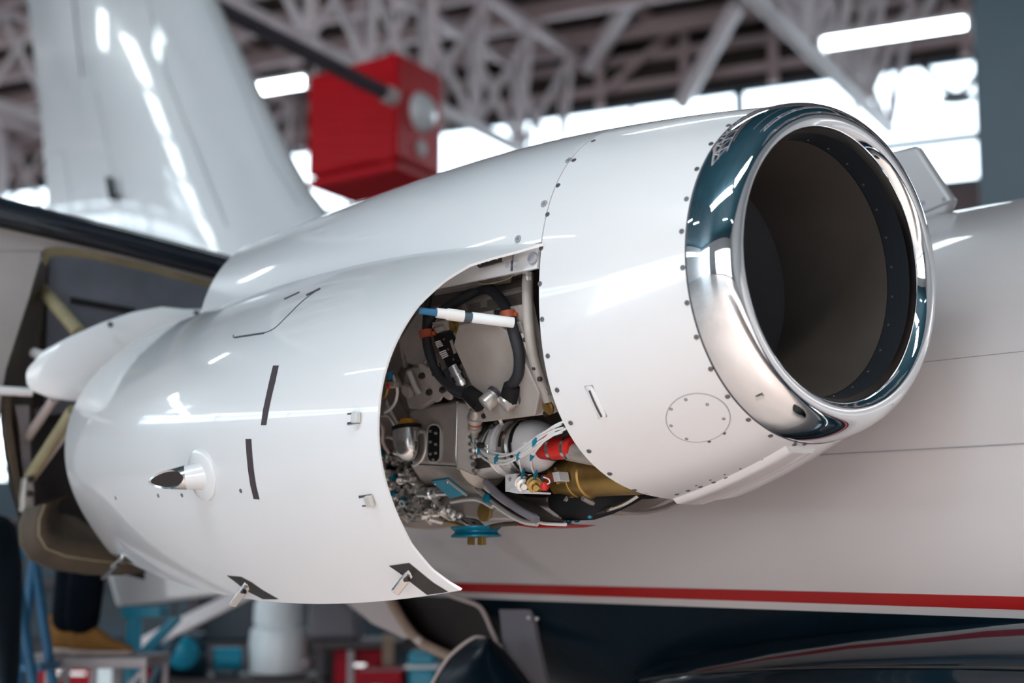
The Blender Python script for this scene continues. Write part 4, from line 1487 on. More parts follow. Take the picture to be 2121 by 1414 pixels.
# lower panel left of the loop
lw = MB().prism([at_u(x, y, -.30) for x, y in ((925, 1015), (985, 1020), (1050, 1066), (1080, 1078), (1000, 1078), (930, 1068), (905, 1040))], U * .2).build('lower_casing', 'cast', jet, smooth=False, bevel=.012)
MB().tube([at_u(x, y, -.31) for x, y in ((935, 1040), (985, 1034), (1020, 1050))], .007, 8).build('casting_rib', 'alu', lw)
MB().lathe([(0, .03), (.008, .03), (.01, .02), (.012, .005)], at_u(1005, 1060, -.305), -U, 16).build('plug_boss', 'gold', lw)
MB().lathe([(0, .016), (.008, .016), (.012, .008)], at_u(1010, 1033, -.305), -U, 12).build('blue_plug', 'teal', lw)

# hold-open rod between door and engine
ra = door(.70, inv(door, 866, 631, .7, 1.8)[1], -.02)
rb_ = T(1063, 668, .56)
def rodpt(x):
    # the point of the rod that projects to column x
    lo0, hi0 = 0.0, 1.0
    for _ in range(40):
        mid = (lo0 + hi0) / 2
        if pix(ra + (rb_ - ra) * mid)[0] < x:
            lo0 = mid
        else:
            hi0 = mid
    return ra + (rb_ - ra) * lo0
rod = empty('hold_open_rod', ra, jet)
for x0, x1, r, m, nm in ((867, 906, .010, 'bluesteel', 'rod_tip'), (904, 930, .0145, 'wirew', 'rod_sleeve'), (926, 960, .017, 'wirew', 'rod_sleeve'), (958, 981, .0125, 'pillar', 'rod_neck'), (977, 1063, .0155, 'plastic', 'rod_tube')):
    MB().tube([rodpt(x0), rodpt(x1)], r, 16, False).build(nm, m, rod)
rod['label'] = 'white and blue hold-open rod propping the cowl door'

# thin green wire hanging from the sill
MB().tube([T(x, y, .55) for x, y in ((970, 552), (978, 570), (990, 583), (1010, 587), (1035, 582), (1055, 575), (1068, 562))], .0035, 6).build('bonding_wire', 'olive', jet, label='thin olive bonding wire')

# white wire harness with teal ties
hpts = [(975, 903, .50), (980, 915, .52), (992, 930, .54), (1010, 943, .56), (1030, 951, .575), (1052, 951, .58), (1072, 944, .585), (1095, 928, .585), (1120, 908, .58), (1145, 893, .575), (1168, 884, .57)]
hr = empty('wire_harness', T(*hpts[5]), jet)
hr['label'] = 'bundle of white wires with teal ties'
for k in range(5):
    off = [(0, 0), (-.011, .008), (.010, .010), (-.006, -.012), (.014, -.008)][k]
    MB().tube([T(x, y, r) + V * (off[0] + .003 * math.sin(k + i)) + D * off[1] for i, (x, y, r) in enumerate(hpts)], .0036, 6).build('wire', 'wirew' if k < 4 else 'plastic', hr)
for q in ([(1073, 946, .585), (1077, 960, .585), (1080, 975, .58), (1090, 990, .575), (1100, 997, .57)], [(1103, 935, .59), (1100, 950, .59), (1102, 970, .585), (1112, 988, .58), (1122, 998, .575)], [(1150, 893, .575), (1128, 912, .585), (1112, 930, .588), (1102, 945, .588)]):
    for k in (0, 1):
        MB().tube([T(x, y, r) + V * .006 * k for x, y, r in q], .0035, 6).build('wire', 'wirew', hr)
MB().tube([T(x, y, r) + V * .01 for x, y, r in ((1148, 892, .575), (1125, 915, .588), (1106, 938, .59))], .0022, 6).build('red_wire', 'silred', hr)
for x, y, r in ((979, 908, .52), (993, 931, .545), (1028, 950, .58), (1074, 944, .59), (1107, 915, .59), (1102, 944, .592), (1083, 980, .585), (1109, 984, .588), (1098, 996, .575), (1121, 998, .578)):
    p = T(x, y, r)
    n = TP(x, y, r)[1]
    MB().box(p, n * .022, V * .02, D * .007).build('cable_tie', 'teal', hr, smooth=False, bevel=.003)
# sensor connector stack above the harness
a, b = T(985, 848, .52), T(983, 902, .52)
ax = b - a
L_ = np.linalg.norm(ax)
MB().lathe([(0, .012), (.01, .02), (L_ * .25, .02), (L_ * .26, .025), (L_ * .4, .025), (L_ * .41, .019), (L_ * .6, .019), (L_ * .61, .022), (L_ * .72, .022), (L_ * .74, .014), (L_, .012)], a, ax, 16).build('sensor_plug', 'cast', jet, label='stacked metal plug of a sensor')
MB().lathe([(L_ * .42, .0215), (L_ * .5, .0215)], a, ax, 16).build('plug_ring', 'orange', jet)
MB().tube([T(952, 810, .53), T(966, 830, .53), T(975, 845, .53)], .005, 8, False).build('thin_rod', 'alu', jet)

# pipes at the left of the bay
def pipe(pts, r, m='alu', label=None, name='oil_pipe'):
    return MB().tube([T(*q) for q in pts], r, 8).build(name, m, jet, label=label)


pipe([(783, 832, .50), (800, 818, .51), (803, 795, .515), (793, 778, .515)], .006, 'gold', 'thin brass coloured bent pipe')
pipe([(783, 852, .50), (800, 852, .51), (816, 838, .52), (823, 815, .525), (820, 795, .525), (810, 770, .525)], .005, 'wirew', 'thin pale bent tube')
pipe([(783, 870, .49), (793, 885, .50), (793, 915, .51), (806, 938, .51)], .006, 'edge', 'thin pale pipe beside the filter bowl')
pipe([(790, 860, .49), (806, 862, .5), (818, 880, .5)], .005, 'alu')
pipe([(785, 908, .49), (805, 905, .5), (820, 912, .5)], .005, 'alu')
pipe([(783, 800, .49), (790, 830, .5), (786, 850, .5)], .007, 'dark')
MB().lathe([(-.012, .012), (.012, .012)], T(808, 778, .53), V, 10).build('pipe_nut', 'bluesteel', jet)
MB().box(T(812, 797, .53), D * .05, V * .02, U * .02).build('pipe_clamp', 'cast', jet, smooth=False, bevel=.004)
MB().ball(T(806, 799, .535), .012, 8).build('red_clip', 'silred', jet)

# fuel control: a crowded block of fittings
fc_ = MB()
fcb = MB()
rnd = random.Random(3)
poly = [(786, 945), (835, 935), (860, 975), (880, 1005), (905, 1030), (960, 1072), (900, 1078), (830, 1070), (806, 1020), (792, 980)]


def inside(x, y):
    c = False
    for i in range(len(poly)):
        (x1, y1), (x2, y2) = poly[i], poly[i - 1]
        if (y1 > y) != (y2 > y) and x < (x2 - x1) * (y - y1) / (y2 - y1) + x1:
            c = not c
    return c


UFC = -.30
fcb.prism([at_u(x, y, UFC + .03) for x, y in poly], U * .22)
fco = fcb.build('fuel_control', 'casing', jet, smooth=False, bevel=.006, label='crowded metal fuel control block full of fittings')
cnt = 0
while cnt < 260:
    x, y = rnd.uniform(785, 962), rnd.uniform(934, 1078)
    if not inside(x, y):
        continue
    cnt += 1
    p = at_u(x, y, UFC + rnd.uniform(-.02, .03))
    a = nrmv(-U + D * rnd.uniform(-.7, .7) + V * rnd.uniform(-.7, .7))
    r = rnd.choice((.006, .008, .010, .013))
    h = rnd.uniform(.012, .03)
    if rnd.random() < .6:
        fc_.lathe([(-.03, r), (h, r), (h, r * .55), (h - .004, r * .5), (h - .004, .001)], p, a, rnd.choice((6, 6, 10)))
    else:
        fc_.ball(p, r * 1.2, 8)
fc_.build('fittings', 'alu', fco, kind='stuff')
for x, y, r in ((795, 940, .012), (820, 990, .013), (822, 1024, .012), (842, 1040, .014), (812, 972, .01)):
    MB().lathe([(-.02, r), (.02, r), (.022, r * .5)], at_u(x, y, UFC - .01), nrmv(-U + V * .3), 10).build('teal_cap', 'teal' if x != 812 else 'black', fco)
a, b = at_u(868, 1024, -.33), at_u(925, 1020, -.33)
ax = b - a
MB().lathe([(0, .012), (.05, .013), (.052, .022), (.075, .022), (.078, .018), (.1, .02), (.102, .012), (.17, .012)], a, ax, 14).build('union_fitting', 'steel', fco)
# pipes below and the teal pulley with brass pins
for q, r, m in (([(820, 1068), (845, 1072), (880, 1070), (920, 1078), (955, 1088), (968, 1096)], .007, 'gold'), ([(825, 1076), (860, 1072), (900, 1072), (940, 1084), (975, 1096)], .006, 'olive'), ([(935, 1040), (950, 1060), (975, 1082), (992, 1092), (996, 1102)], .007, 'edge'), ([(905, 1050), (940, 1058), (965, 1080), (985, 1086), (988, 1100)], .006, 'olived'), ([(1004, 1100), (1012, 1092), (1040, 1086), (1070, 1084)], .007, 'olived'), ([(968, 1075), (985, 1078), (1000, 1090), (1002, 1100)], .006, 'cast')):
    MB().tube([at_u(x, y, -.25) for x, y in q], r, 8).build('drain_pipe', m, jet)
pc_ = at_u(986, 1101, -.25)
pul = MB().lathe([(-.016, .02), (-.016, .080), (-.012, .080), (-.002, .068), (.002, .068), (.012, .080), (.016, .080), (.016, .02)], pc_, V + D * .03, 40).build('drain_disc', 'teal', jet, label='teal blue grooved disc hanging under the engine')
for dx in (-14, -6, 7, 12, 17):
    a = at_u(986 + dx, 1108, -.27 + .01 * (dx % 3))
    MB().lathe([(0, .006), (.03, .006), (.031, .004)], a, -V, 8).build('brass_pin', 'gold', pul)
MB().box(at_u(862, 1072, -.26), D * .05, V * .025, U * .03).build('pipe_block', 'black', jet, smooth=False, bevel=.004)
#--PART4--
# ------------------------------------------------------------------ thrust reverser behind the nacelle
SRV = 3.35


def rs_(x, y, s=SRV):
    return at_s(x, y, s)


rev = empty('thrust_reverser', W(SRV, 0, 0), jet)
rev['label'] = 'opened thrust reverser bucket with dark inside'
# outer skin of the bucket: grey beige front face with an opening
outer = [(-160, 390), (0, 432), (250, 490), (520, 560), (520, 640), (455, 588), (200, 530), (110, 520), (88, 528), (60, 620), (36, 690), (10, 775), (2, 850), (-10, 930), (-160, 930)]
pts = [rs_(x, y) for x, y in outer]
def revskin():
    mb = MB()
    # split into two convex-ish slabs so that the face stays clean
    top = [(-160, 385), (0, 438), (250, 497), (540, 570), (540, 612), (455, 590), (300, 549), (200, 527), (120, 516), (88, 520), (-160, 520)]
    mb.prism([rs_(x, y) for x, y in top], D * .05)
    side = [(-160, 520), (88, 520), (82, 545), (62, 615), (38, 690), (14, 765), (3, 830), (0, 868), (-25, 868), (-160, 868)]
    mb.prism([rs_(x, y) for x, y in side], D * .05)
    return mb
revskin().build('bucket_face', 'revskin', rev, smooth=False, bevel=.006)
# rounded black upper edge
MB().tube([rs_(x, y, SRV - .02) for x, y in ((-170, 386), (0, 437), (250, 498), (400, 536), (560, 578))], .055, 16, False).build('upper_edge_seal', 'rubberblue', rev, label='rounded blue-black upper edge')
MB().prism([rs_(x, y, SRV - .03) for x, y in ((-170, 398), (0, 449), (250, 510), (560, 590), (560, 603), (250, 524), (0, 468), (-170, 420))], D * .03).build('edge_strip', 'mattblack', rev, smooth=False)
# olive return flange round the opening
ol = [(60, 640), (84, 535), (92, 515), (115, 511), (180, 518), (300, 546), (460, 588), (540, 612)]
G = [[rs_(x, y, SRV - .01 + .01 * k) + (rs_(x + (3 if x > 80 else 6) * k, y + 4.5 * k, SRV) - rs_(x, y, SRV)) for k in range(5)] for x, y in ol[1:]]
MB().sheet(G).build('return_flange', 'olive', rev, label='olive primed flange round the opening')
# inner panel set back
MB().prism([rs_(x, y, SRV + .30) for x, y in ((85, 520), (130, 515), (300, 550), (560, 620), (560, 840), (60, 860), (78, 640))], D * .02).build('inner_panel', 'revpanel', rev, smooth=False, label='blue-grey inner panel with a row of dark holes')
for k in range(15):
    p = rs_(150 + 9 * k, 622 + 1.6 * k, SRV + .295)
    MB().box(p, U * .012, V * .028, D * .012).build('vent_hole', 'mattblack', rev, smooth=False)
MB().prism([rs_(x, y, SRV + .28) for x, y in ((92, 520), (102, 520), (92, 840), (20, 860), (20, 700), (70, 600))], D * .02).build('side_frame', 'brownin', rev, smooth=False)
# dark left wall of the cavity with olive frames
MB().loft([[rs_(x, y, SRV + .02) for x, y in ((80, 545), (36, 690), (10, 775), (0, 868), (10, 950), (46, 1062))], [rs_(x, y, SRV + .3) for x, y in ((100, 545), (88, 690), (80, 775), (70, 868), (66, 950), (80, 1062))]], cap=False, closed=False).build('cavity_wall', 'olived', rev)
MB().prism([rs_(x, y, SRV + .34) for x, y in ((0, 780), (300, 780), (300, 1200), (60, 1130), (20, 1000))], D * .02).build('cavity_back', 'mattblack', rev, smooth=False)
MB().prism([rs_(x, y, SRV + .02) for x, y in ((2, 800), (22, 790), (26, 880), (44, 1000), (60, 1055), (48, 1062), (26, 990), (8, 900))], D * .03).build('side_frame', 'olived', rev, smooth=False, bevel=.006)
MB().prism([rs_(x, y, SRV + .1) for x, y in ((30, 838), (62, 838), (66, 985), (74, 1052), (48, 1060), (50, 1000), (40, 880))], D * .05).build('bracket_plate', 'greysteel', rev, smooth=False, bevel=.006)
MB().prism([rs_(x, y, SRV - .02) for x, y in ((52, 990), (66, 982), (72, 1010), (72, 1050), (50, 1060), (48, 1030))], D * .05).build('bracket_plate', 'cast', rev, smooth=False, bevel=.006)
for x, y in ((62, 992), (60, 1022)):
    MB().lathe([(0, .014), (.02, .012)], rs_(x, y, SRV - .02), -D, 10).build('bolt', 'dark', rev)
# struts
def revbar(pts, r, m, nm='strut', lab=None):
    return MB().tube([rs_(x, y, s) for x, y, s in pts], r, 12, False).build(nm, m, rev, label=lab)
revbar([(88, 600, SRV + .18), (165, 690, SRV - .25)], .030, 'olive', lab='pale upper strut')
revbar([(62, 988, SRV + .02), (152, 850, SRV - .35)], .026, 'olive', lab='olive lower strut')
revbar([(66, 992, SRV + .03), (158, 866, SRV - .33)], .016, 'edge', lab='pale thin strut beside the lower one')
revbar([(58, 905, SRV + .1), (112, 826, SRV - .1)], .02, 'edge', lab='short pale strut')
revbar([(-40, 806, SRV - .05), (66, 812, SRV - .08)], .018, 'wirew', 'push_rod', 'white push rod reaching past the left edge of the picture')
revbar([(70, 730, SRV + .1), (105, 745, SRV + .0)], .022, 'wirew', 'push_rod')
# lower bucket: rolled lip around a black hollow
lipc = [(50, 1052), (40, 1090), (42, 1128), (62, 1160), (110, 1180), (180, 1190), (250, 1192), (330, 1180)]
rr_ = []
for i, (x, y) in enumerate(lipc):
    c = rs_(x, y, SRV - .05)
    inn = rs_(170, 1020, SRV - .05)
    d = nrmv(inn - c)
    ring = []
    for k in range(13):
        a = PI * k / 12
        ring.append(c + d * (.11 * (1 - math.cos(a)) * .62) - D * .07 * math.sin(a) + (D * .0))
    rr_.append(ring + [ring[-1] + D * .08 + d * .10, ring[0] + D * .06 + d * .10])
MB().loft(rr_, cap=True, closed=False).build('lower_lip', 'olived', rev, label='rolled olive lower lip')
rr_ = []
for i, (x, y) in enumerate(lipc):
    c = rs_(x, y, SRV - .05)
    inn = rs_(170, 1020, SRV - .05)
    d = nrmv(inn - c)
    rr_.append([c + d * .0 - D * (-.004), c + d * .016 - D * .036, c + d * .036 - D * .058, c + d * .06 - D * .0706])
MB().sheet(rr_).build('lip_edge', 'olive', rev, label='lighter olive outer edge')
# side fairing over the actuator
fr_ = []
top_ = [(62, 790), (70, 755), (100, 722), (150, 697), (215, 668), (280, 645), (335, 635), (380, 640), (430, 640)]
bot_ = [(64, 800), (74, 812), (110, 826), (165, 832), (230, 834), (300, 834), (350, 834), (400, 834), (450, 834)]
for i, (a, b) in enumerate(zip(top_, bot_)):
    s = SRV - .18 - .028 * i
    p, q = rs_(*a, s), rs_(*b, s)
    c = (p + q) / 2
    h = np.linalg.norm(p - q) / 2
    w = .07 * min(1, .25 + i * .25)
    up_ = nrmv(p - q)
    # front half towards the viewer bulges
    fr_.append([c + up_ * h * math.cos(k) - U * w * math.sin(k) for k in [2 * PI * j / 28 for j in range(28)]])
fa = MB().loft(fr_).build('actuator_fairing', 'white', rev, angle=60, label='white rounded side fairing')
for x, y in ((229, 672), (407, 648)):
    p = rs_(x, y, SRV - .6)
    MB().lathe([(0, .012), (.01, .01)], rs_(x, y, SRV - .36 - (.08 if x > 300 else 0)), -D - U, 10).build('screw', 'seam', rev)
# mauve cone seen over the fairing
MB().lathe([(0, .36), (.35, .33), (.7, .27), (.95, .2)], W(2.3, 0, -.02), D, 48).build('exhaust_nozzle', 'greyslab', rev)

# open belly hatch below the fuselage side
UHT = .62
hat = empty('belly_hatch', at_u(930, 1240, UHT), jet)
hat['label'] = 'open belly hatch with dark brown inside and pale rim'
fr0 = [(806, 1236), (820, 1262), (842, 1298), (870, 1328), (905, 1347), (940, 1362), (1000, 1372), (1026, 1330), (1020, 1300), (1004, 1268), (985, 1252), (930, 1236)]
MB().prism([at_u(x, y, UHT + .10) for x, y in fr0], U * .02).build('inner_skin', 'brownin', hat, smooth=False)
MB().loft([[at_u(x, y, UHT) for x, y in fr0[:7]], [at_u(x + 10, y - 6, UHT + .1) for x, y in fr0[:7]]], cap=False, closed=False).build('hatch_wall', 'brownin', hat)
MB().tube([at_u(x, y, UHT) for x, y in fr0[:6]], .022, 10).build('hatch_rim', 'wood', hat)
MB().tube([at_u(x, y, UHT) for x, y in ((925, 1230), (960, 1242), (990, 1254), (1004, 1272), (1016, 1300), (1028, 1328), (1020, 1336), (1012, 1330))], .009, 8).build('hatch_rim', 'edge', hat, label='pale hooked rim')
MB().ball(at_u(868, 1326, UHT - .02), .02, 10).build('hinge_knuckle', 'edge', hat)
flap = MB().prism([at_u(x, y, UHT + .25) for x, y in ((690, 1225), (800, 1225), (850, 1318), (838, 1322), (770, 1290))], U * .02).build('hatch_flap', 'edge', hat, smooth=False, label='pale sloping flap beside the hatch')
MB().prism([at_u(x, y, UHT + .12) for x, y in ((1034, 1262), (1100, 1262), (1112, 1330), (1128, 1400), (1140, 1440), (1090, 1440), (1052, 1370), (1040, 1320))], U * .02).build('hatch_frame', 'greyslab', hat, smooth=False)
MB().tube([at_u(x, y, UHT + .1) for x, y in ((1034, 1334), (1050, 1370), (1075, 1400), (1100, 1430))], .009, 8).build('hatch_rim', 'edge', hat)
for x, y in ((1095, 1279), (1112, 1281)):
    MB().ball(at_u(x, y, UHT + .1), .008, 8).build('light_rivet', 'wirew', hat)
# the hatch lid, navy like the belly, hanging open
lid = []
for t in np.linspace(0, 1, 9):
    row = []
    for (xa, ya), (xb, yb), u in zip([(884, 1440), (905, 1400), (930, 1362), (960, 1335), (985, 1320), (1006, 1322)], [(1160, 1470), (1120, 1440), (1085, 1410), (1060, 1375), (1036, 1346), (1012, 1324)], (.42, .44, .46, .48, .5, .52)):
        row.append(at_u(xa + (xb - xa) * t, ya + (yb - ya) * t, u - .05 * math.sin(PI * t)))
    lid.append(row)
MB().sheet(lid, [[p + U * .02 for p in r] for r in lid]).build('hatch_lid', 'navy', hat, label='navy hatch lid hanging open')
MB().tube([p - U * .003 for p in lid[0]], .008, 8).build('lid_edge', 'edge', hat)

# landing gear legs, out of the picture, that the jet stands on
for s, u, n_ in ((-.6, .55, 'near'), (-.6, 2.75, 'far'), (-9.0, 1.62, 'nose')):
    g_ = empty('landing_gear', P3(W(s, u, 0), 0), jet)
    c = P3(W(s, u, 0), 0)
    z1 = W(s, u, -1.35)[2] if n_ != 'nose' else W(s, u, -1.0)[2]
    MB().tube([c + np.array([0, 0, .30]), P3(c, z1)], .055, 12, False).build('strut', 'steel', g_)
    for k in (-1, 1):
        MB().lathe([(-.07, .15), (-.085, .2), (-.07, .27), (-.03, .30), (.03, .30), (.07, .27), (.085, .2), (.07, .15)], c + U * .14 * k + np.array([0, 0, .30]), U, 28).build('wheel', 'black', g_)
    MB().bar(c + U * -.2 + np.array([0, 0, .30]), c + U * .2 + np.array([0, 0, .30]), .06).build('axle', 'steel', g_)
#--PART5--
# ------------------------------------------------------------------ the mechanic on the work stand
YS = 7.9
ZS = at_y(190, 1356, YS)[2]
st = empty('work_stand', P3(at_y(190, 1356, YS), 0))
tag(st, 'small grey steel work stand with braced legs under the shoes', 'work stand')
xa, xb = at_y(55, 1356, YS)[0], at_y(326, 1356, YS)[0]
MB().prism([(xa, YS - .22, ZS - .05), (xb, YS - .22, ZS - .05), (xb, YS + .3, ZS - .05), (xa, YS + .3, ZS - .05)], (0, 0, .05)).build('platform', 'greysteel', st, smooth=False, bevel=.005)
for px_, d in ((66, 0), (162, 1), (216, 0), (318, 1)):
    x = at_y(px_, 1380, YS)[0]
    for y in (YS - .2, YS + .28):
        MB().bar((x, y, 0), (x, y, ZS - .05), .026).build('leg', 'greysteel', st, smooth=False)
for p0_, p1_ in ((66, 162), (216, 318)):
    x0, x1 = at_y(p0_, 1380, YS)[0], at_y(p1_, 1380, YS)[0]
    for z0, z1 in ((ZS - .30, ZS - .06), (ZS - .6, ZS - .36), (.1, .4)):
        MB().bar((x0, YS - .2, z0), (x1, YS - .2, z1), .024).build('brace', 'greysteel', st, smooth=False)
    MB().bar((x0, YS - .2, .12), (x0, YS + .28, .12), .024).build('brace', 'greysteel', st, smooth=False)

pxm = at_y(160, 1300, YS)[0]
per = empty('person', (pxm, YS, ZS))
tag(per, 'person in dark navy trousers and tan suede shoes standing on the work stand', 'person')


def skin_body(name, joints, edges, radii, m, parent, root=0):
    me = bpy.data.meshes.new(name)
    o0 = ORIG[parent.name]
    me.from_pydata([tuple(np.asarray(j) - o0) for j in joints], edges, [])
    o = bpy.data.objects.new(name, me)
    COL.objects.link(o)
    o.parent = parent
    sk = o.modifiers.new('skin', 'SKIN')
    sk.use_smooth_shade = True
    for i, r in enumerate(radii):
        me.skin_vertices[0].data[i].radius = (r, r) if not isinstance(r, tuple) else r
        me.skin_vertices[0].data[i].use_root = (i == root)
    sb = o.modifiers.new('subsurf', 'SUBSURF')
    sb.levels = 1
    sb.render_levels = 2
    me.materials.append(M[m])
    ORIG[o.name] = o0
    return o


if True:
    def J(x, y, z):
        return np.array([pxm + x, YS + y, ZS + z])
    jt = [J(-.02, .05, .93), J(0.0, .05, 1.12), J(.02, .05, 1.32), J(.03, .05, 1.42), J(.05, .05, 1.5),        # pelvis, waist, chest, neck base, neck
          J(.02, -.04, .88), J(.06, -.05, .50), J(.03, -.05, .085),                                                   # near leg
          J(-.04, .14, .88), J(-.06, .15, .50), J(-.09, .15, .085),                                                # far leg
          J(.03, -.13, 1.36), J(.16, -.17, 1.14), J(.36, -.12, 1.20),                                             # near arm reaching forward
          J(.03, .23, 1.36), J(.16, .27, 1.14), J(.36, .22, 1.20)]
    ed = [(0, 1), (1, 2), (2, 3), (3, 4), (0, 5), (5, 6), (6, 7), (0, 8), (8, 9), (9, 10), (3, 11), (11, 12), (12, 13), (3, 14), (14, 15), (15, 16)]
    ra_ = [.13, .125, .14, .09, .055, .115, .098, .088, .115, .098, .088, .062, .05, .04, .062, .05, .04]
    # hands: five short fingers each
    for wri, sy in ((13, 1), (16, 1)):
        w = jt[wri]
        pal = len(jt)
        jt.append(w + np.array([.07, 0, .01]))
        ed.append((wri, pal))
        ra_.append(.03)
        for k in range(4):
            i0_ = len(jt)
            ln_ = (.040, .046, .043, .034)[k]
            jt += [w + np.array([.11, -.03 + .02 * k, .012]), w + np.array([.11 + ln_, -.032 + .021 * k, .0])]
            ed += [(pal, i0_), (i0_, i0_ + 1)]
            ra_ += [.0095, .0085]
        i0_ = len(jt)
        jt += [w + np.array([.08, -.05, .02]), w + np.array([.115, -.065, .01])]
        ed += [(pal, i0_), (i0_, i0_ + 1)]
        ra_ += [.0105, .009]
    body = skin_body('body', jt, ed, ra_, 'trouser', per)
    # head with hair
    hc_ = J(.085, .05, 1.62)
    hd = MB()
    rings = []
    for z, a, b, f in ((-.12, .045, .045, -.01), (-.10, .062, .055, .012), (-.06, .082, .066, .012), (-.02, .094, .072, .008), (.02, .096, .076, 0), (.06, .092, .074, -.006), (.09, .076, .062, -.01), (.11, .045, .04, -.01), (.117, .01, .01, -.01)):
        rings.append([hc_ + np.array([f + a * math.cos(k) + (.022 if abs(z + .02) < .03 and abs(math.sin(k)) < .2 and math.cos(k) > 0 else 0), b * math.sin(k), z]) for k in [2 * PI * j / 28 for j in range(28)]])
    head = hd.loft(rings).build('head', 'skin', per, angle=80)
    for sy in (-1, 1):
        MB().ball(hc_ + np.array([.08, .03 * sy, .005]), .012, 8).build('eye', 'wirew', head)
        MB().ball(hc_ + np.array([-.005, .075 * sy, -.01]), .022, 8, (1, .4, 1.4)).build('ear', 'skin', head)
    MB().ball(hc_ + np.array([.085, 0, -.055]), .018, 8, (.5, 1.3, .3)).build('mouth', 'orange', head)
    MB().ball(hc_ + np.array([-.018, 0, .035]), .098, 16, (1.0, .84, .95)).build('hair', 'hair', per)

    # shoes
    def shoe(c, near):
        """c: ground point below the ankle; toe towards +x"""
        secs = [(-.092, .030, .135), (-.08, .038, .148), (-.04, .043, .150), (.0, .044, .145), (.035, .045, .132), (.07, .048, .105), (.105, .051, .078), (.14, .051, .064), (.175, .044, .052), (.20, .030, .042), (.208, .016, .032)]
        rings = []
        for x, w, h in secs:
            ring = []
            for j in range(16):
                k = 2 * PI * j / 16
                cz = .022 + (h - .022) / 2
                ring.append(c + np.array([x, w * math.copysign(abs(math.cos(k)) ** .7, math.cos(k)), cz + (h - .022) / 2 * math.copysign(abs(math.sin(k)) ** .8, math.sin(k))]))
            rings.append(ring)
        u_ = MB().loft(rings).build('shoe', 'suede', per, angle=70, label='tan suede ankle shoe, ' + ('the nearer one' if near else 'the farther one'))
        rings = []
        for x, w, h in [(-.095, .02, 0), (-.088, .037, 0), (-.04, .041, 0), (.02, .040, 0), (.09, .049, 0), (.15, .050, 0), (.195, .04, 0), (.215, .02, 0)]:
            rings.append([c + np.array([x, y_ * w, z]) for y_, z in ((-1, .003), (1, .003), (1.04, .015), (1, .03 if x < 0 else .026), (-1, .03 if x < 0 else .026), (-1.04, .015))])
        MB().loft(rings).build('sole', 'sole', u_, smooth=False, bevel=.003)
        MB().lathe([(-.008, .02), (.008, .02)], c + np.array([-.082, 0, .168]), (0, 1, 0), 14).build('pull_tab', 'suede', u_)
        for k in range(3):
            MB().tube([c + np.array([.035 + .02 * k, -.018, .128 - .015 * k]), c + np.array([.04 + .02 * k, 0, .134 - .015 * k]), c + np.array([.035 + .02 * k, .018, .128 - .015 * k])], .003, 6).build('lace', 'suede', u_)
    shoe(np.array([at_y(186, 1350, YS - .05)[0], YS - .05, ZS]), True)
    shoe(np.array([at_y(136, 1350, YS + .15)[0], YS + .15, ZS]), False)

# blue step ladder and the navy cover at the left edge
YL = 7.45
apx = at_y(51, 1150, YL)
ld = empty('step_ladder', (apx[0], YL, 0))
tag(ld, 'blue tubular step ladder behind the lower reverser bucket', 'ladder')
for y in (YL - .15, YL + .15):
    MB().tube([(apx[0], y, apx[2]), (at_y(34, 1414, YL)[0] - .12, y, 0)], .022, 10, False).build('rail', 'bluesteel', ld)
    q = at_y(80, 1350, YL)
    sl_ = (q[0] - apx[0]) / (apx[2] - q[2])
    MB().tube([(apx[0], y, apx[2]), (apx[0] + sl_ * apx[2], y, 0)], .022, 10, False).build('rail', 'bluesteel', ld)
for k in range(4):
    z = .25 + .25 * k
    x = apx[0] + sl_ * (apx[2] - z)
    MB().box((x, YL, z), (.09, 0, 0), (0, .3, 0), (0, 0, .03)).build('step', 'bluesteel', ld, smooth=False)
MB().box((apx[0], YL, apx[2] + .01), (.12, 0, 0), (0, .34, 0), (0, 0, .03)).build('top_step', 'bluesteel', ld, smooth=False)
YC = 7.0
rg = []
for y, xl, xr, d in ((1066, -55, 6, .05), (1072, -75, 18, .09), (1088, -95, 28, .12), (1120, -105, 35, .14), (1170, -105, 41, .15), (1240, -80, 43, .14), (1310, -40, 42, .12), (1370, -8, 38, .10), (1420, 6, 33, .08), (1520, 10, 30, .07), (1650, 12, 30, .06), (1800, 12, 32, .06)):
    a, b = at_y(xl, y, YC), at_y(xr, y, YC)
    c = (a + b) / 2
    w = (b[0] - a[0]) / 2
    rg.append([c + np.array([w * math.cos(k) * (1 + .06 * math.sin(5 * k + y)), d * math.sin(k), 0]) for k in [2 * PI * j / 26 for j in range(26)]])
for k in range(26):
    rg[-1][k][2] = 0.0
cv = MB().loft(rg).build('canvas_cover', 'cover', angle=80)
tag(cv, 'dark navy canvas cover hanging to the floor at the left edge, beside the ladder', 'cover')

# removed aircraft panel on a trestle
YP = 8.45
pn_ = MB().prism([at_y(x, y, YP) for x, y in ((222, 1190), (232, 1150), (560, 1140), (580, 1205), (480, 1230), (330, 1248), (240, 1257))], (0, .22, 0))
z_ = min(v[2] for v in pn_.v)
pnl = pn_.build('aircraft_panel', 'fin', smooth=False, bevel=.02)
tag(pnl, 'pale removed aircraft panel lying on a blue trestle behind the work stand', 'panel')
tl_ = empty('trestle', P3(at_y(330, 1250, YP + .25), 0))
tag(tl_, 'blue painted trestle carrying the pale aircraft panel', 'trestle')
zt_ = z_
for px_ in (268,):
    for dy in (.03, .19):
        x = at_y(px_, 1300, YP)[0]
        MB().bar((x, YP + dy, 0), (x, YP + dy, zt_ - .05), .036).build('leg', 'cyan', tl_, smooth=False)
        MB().bar((x - .3, YP + dy, .025), (x + .6, YP + dy, .025), .05).build('foot', 'cyan', tl_, smooth=False)
        MB().bar((x, YP + dy, zt_ - .3), (x + .22, YP + dy, zt_ - .06), .03).build('gusset', 'cyan', tl_, smooth=False)
x0, x1 = at_y(250, 1300, YP)[0], at_y(330, 1300, YP)[0]
